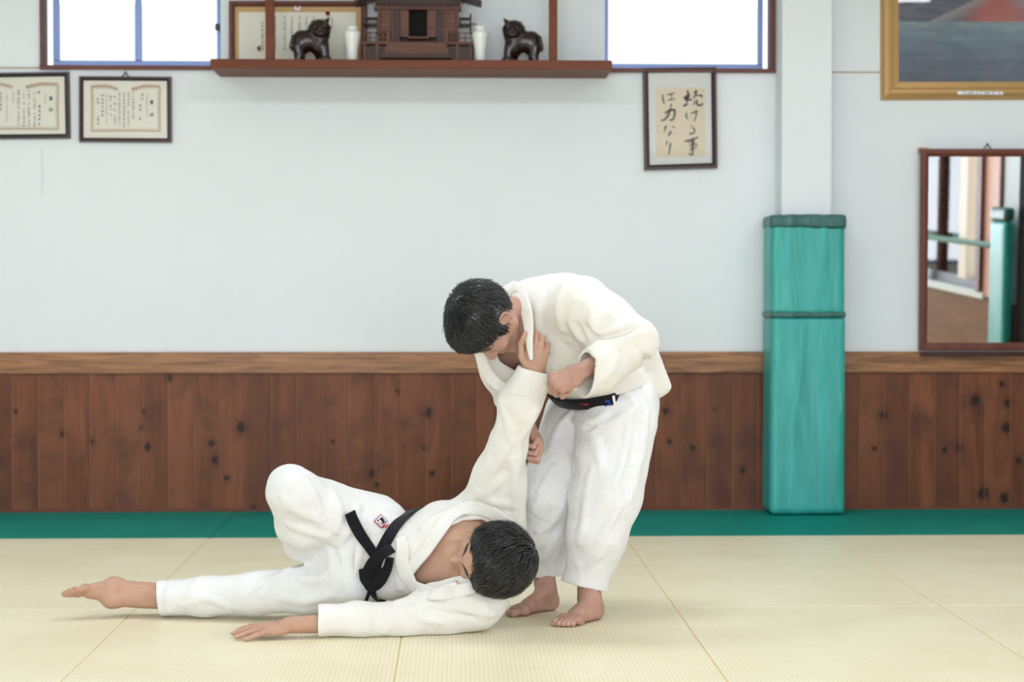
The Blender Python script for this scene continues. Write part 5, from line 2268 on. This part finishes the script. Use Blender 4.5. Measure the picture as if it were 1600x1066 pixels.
fk.sub(gated(P(837, 578, 6.20), cu + A(-.12, 0, .05), P(845, 545, 6.2), .12), 0)
fk.sub(half(P(497, 970, 6.07), A(-1, -.06, 0)), 0)
fk.sub(gated(P(548, 858, 6.40), A(-.93, .0, -.12) - rU * .15, P(470, 850, 6.40), .30), 0) if False else None
hk1 = half(P(556, 860, 6.35), A(-1, 0, .04))
notarm = half(P(560, 940, 6.15), A(0, .35, 1))
fk.sub(lambda Q: np.maximum(hk1(Q), notarm(Q)), 0)
fk.sub(half((0, 0, .0015), (0, 0, -1)), .002)
V, F = fk.mesh(*LIM([U['shR'], U['shL'], U['elR'], U['wrR'], U['elL'], P(490, 970, 6.07), P(540, 858, 6.4)], .24), .0042, 1)
V, F = biggest(V, F)
world_child(np_mesh('jacket', V, F, None, M['gi_jacket_b']), person_b)
band('lapel', solidK, [tuple(P(815, 862, 6.34)), tuple(P(804, 832, 6.34)), (768, 801), (735, 794), (705, 806), (685, 832), (665, 862), (650, 880), (639, 895)], [.046, .048, .050, .052, .052, .052, .050, .036], .013, M['gi_jacket_b'], person_b)
band('lapel', solidK, [tuple(P(806, 902, 6.33)), tuple(P(775, 911, 6.27)), (742, 918), (712, 926), (680, 930), (655, 920), (638, 900), (630, 880), (631, 860), (627, 842)], [.040, .042, .042, .046, .050, .054, .056, .054, .048, .036], .013, M['gi_jacket_b'], person_b, .008)

# --- belt, knotted in front
torB = Field()
torB.add(econe(P(540, 858, 6.40), P(615, 872, 6.40), (.190, .140), (.152, .122), rU), 0)
torB.add(econe(P(615, 872, 6.40), U['chest'], (.152, .122), (.182, .130), rU), .03)
torB.disp(cloth_noise(51, .0040, 21, aU, .5))
bu = P(616, 872, 6.40)
bax = unit(A(.90, -.36, -.30))
pts, nr = ring_on(torB, bu, bax, frU, -PI, PI, 36, .010)
V, F = ribbon(pts, nr, .042, .009, 3, .25)
bo2 = world_child(np_mesh('belt', V, F, None, M['belt']), person_b)
bpy.context.view_layer.update()


def lifted(items, base):
    """photo position + height above the cloth -> points and normals"""
    P_, N_ = [], []
    for x, y, h in items:
        q = base.hit(x, y)
        g = base.grad(q, .02)
        g = unit(g + A(0, -.6, 0))
        P_.append(q + g * h)
        N_.append(g)
    return P_, N_


def belt_piece(name, items, width, nrm=None, rnd=.25):
    p, n = lifted(items, solidKP)
    if nrm is not None:
        n = [unit(nrm)] * len(p)
    V, F = ribbon(p, n, width, .008, 6, rnd)
    o = np_mesh(name, V, F, None, M['belt'])
    o.parent = bo2
    o.matrix_parent_inverse = bo2.matrix_world.inverted()


solidKP = Field()
solidKP.add(solidK.ev, 0)
solidKP.add(solidP.ev, 0)
belt_piece('belt_knot', [(614, 858, .010), (600, 866, .030), (584, 878, .036), (573, 893, .024), (570, 902, .012)], [.034, .038, .040, .036, .026])
belt_piece('belt_knot', [(566, 888, .014), (569, 903, .030), (582, 911, .036), (596, 904, .034), (606, 888, .024), (610, 872, .012)], [.026, .034, .036, .036, .034, .028], A(-.25, -.80, .15))
belt_piece('belt_knot', [(580, 890, .012), (590, 895, .022), (600, 890, .020)], [.05, .06, .05])
belt_piece('belt_end', [(592, 878, .020), (578, 858, .022), (562, 834, .018), (549, 813, .018), (543.5, 801, .022)], [.030, .036, .040, .042, .040])
belt_piece('belt_end', [(579, 905, .024), (574, 922, .022), (570, 935, .018)], [.014, .012, .012])

# --- maker's patch on the jacket skirt, plain coloured stitching
def patch_quad(name, px4, off, mat, par=None, split=4):
    V, F = [], []
    for j in range(split + 1):
        for i in range(split + 1):
            u, v = i / split, j / split
            a = (A(*px4[0]) * (1 - u) + A(*px4[1]) * u) * (1 - v) + (A(*px4[3]) * (1 - u) + A(*px4[2]) * u) * v
            q = solidKP.hit(a[0], a[1])
            V.append(q + solidKP.grad(q, .02) * off)
    n = split + 1
    for j in range(split):
        for i in range(split):
            F.append([j * n + i, j * n + i + 1, (j + 1) * n + i + 1, (j + 1) * n + i])
    o = np_mesh(name, np.array(V), F, None, mat)
    sm = o.modifiers.new('solid', 'SOLIDIFY')
    sm.thickness = .0015
    sm.offset = 0
    if par is None:
        return world_child(o, person_b)
    o.parent = par
    o.matrix_parent_inverse = par.matrix_world.inverted()
    return o


def dia(cx, cy, r, k=1.0):
    return [(cx, cy - r), (cx + r * k, cy), (cx, cy + r), (cx - r * k, cy)]


pc = (594.5, 815)
pb = patch_quad('maker_patch', dia(*pc, 11.0), .003, M['red'])
bpy.context.view_layer.update()
patch_quad('patch_field', dia(*pc, 9.6), .0045, flat('patch_pale_blue', srgb(196, 206, 222), .7), pb)
for nm, x, y, r, mt in (('dark_thread', 595, 812.5, 3.6, M['ink']), ('dark_thread', 598, 816, 2.6, M['ink']), ('white_thread', 592.5, 815.5, 2.6, M['white_thread']), ('yellow_thread', 592.5, 818.5, 1.7, M['yellow_thread']),
                        ('red_thread', 596.5, 818.8, 1.6, M['red']), ('dark_thread', 589.5, 814, 1.5, M['ink'])):
    patch_quad(nm, dia(x, y, r), .006, mt, pb, 2)
for k in range(2):
    x0, y0 = 595.5 + k * 5.0, 825 - k * .5
    patch_quad('red_thread', [(x0, y0), (x0 + 4.5, y0 - 5), (x0 + 6, y0 - 3.6), (x0 + 1.5, y0 + 1.4)], .005, M['red'], pb, 2)

# woven label inside the collar
patch_quad('collar_label', [(684, 922), (716, 911), (721, 917.5), (689, 929)], .014, M['white_thread'])
patch_quad('collar_label_stripe', [(713, 912), (714.5, 911.5), (719.5, 917.8), (718, 918.3)], .0155, flat('faded_red_print', srgb(206, 128, 128), .7), [o for o in COL.objects if o.name == 'collar_label'][0], 2)

# ------------------------------------------------------------------ camera, daylight
cd = bpy.data.cameras.new('camera')
cam = bpy.data.objects.new('camera', cd)
COL.objects.link(cam)
cam.location = CAM
cam.rotation_euler = (PI / 2 - PITCH, 0, -YAW)
cd.sensor_width = 36
cd.lens = FPX / 1600 * 36
cd.clip_start = 0.05
cd.dof.use_dof = True
cd.dof.focus_distance = 6.3
cd.dof.aperture_fstop = 2.6
SC.camera = cam

wd = bpy.data.worlds.new('daylight')
SC.world = wd
wd.use_nodes = True
bg = wd.node_tree.nodes['Background']
bg.inputs[0].default_value = (0.93, 0.97, 1.0, 1)
bg.inputs[1].default_value = 3.0


def daylight(name, loc, rot, sx_, sy_, power, col=(1, 1, 1)):
    l = bpy.data.lights.new(name, 'AREA')
    l.shape = 'RECTANGLE'
    l.size, l.size_y = sx_, sy_
    l.energy = power
    l.color = col
    o = bpy.data.objects.new(name, l)
    COL.objects.link(o)
    o.location = loc
    o.rotation_euler = rot
    return o


for a, b in RW:
    daylight('daylight_right', (XR + 0.2, (a + b) / 2, 1.55), (0, PI / 2, 0), 1.75, b - a, 340, (.88, .908, 1))
for a, b in ((-4.4, -0.7), (-0.2, 3.5)):
    daylight('daylight_front', ((a + b) / 2, YB - 0.2, 1.7), (PI / 2, 0, 0), b - a, 2.3, 950, (.872, .902, 1))
# unseen fill lights added under the ceiling to brighten back wall and floor
for x in (-2.8, 0.2, 2.8):
    for y, e in ((2.5, 40), (6.6, 75)):
        daylight('ceiling_fill', (x, y, ZC - .02), (0, 0, 0), 1.3, 0.5, e, (.885, .912, 1))

SC.view_settings.view_transform = 'Standard'
SC.view_settings.look = 'None'
SC.view_settings.gamma = 1
SC.view_settings.use_curve_mapping = False
SC.view_settings.exposure = -1.15
SC.cycles.use_denoising = True
SC.cycles.max_bounces = 8
SC.cycles.diffuse_bounces = 5
SC.cycles.sample_clamp_indirect = 8
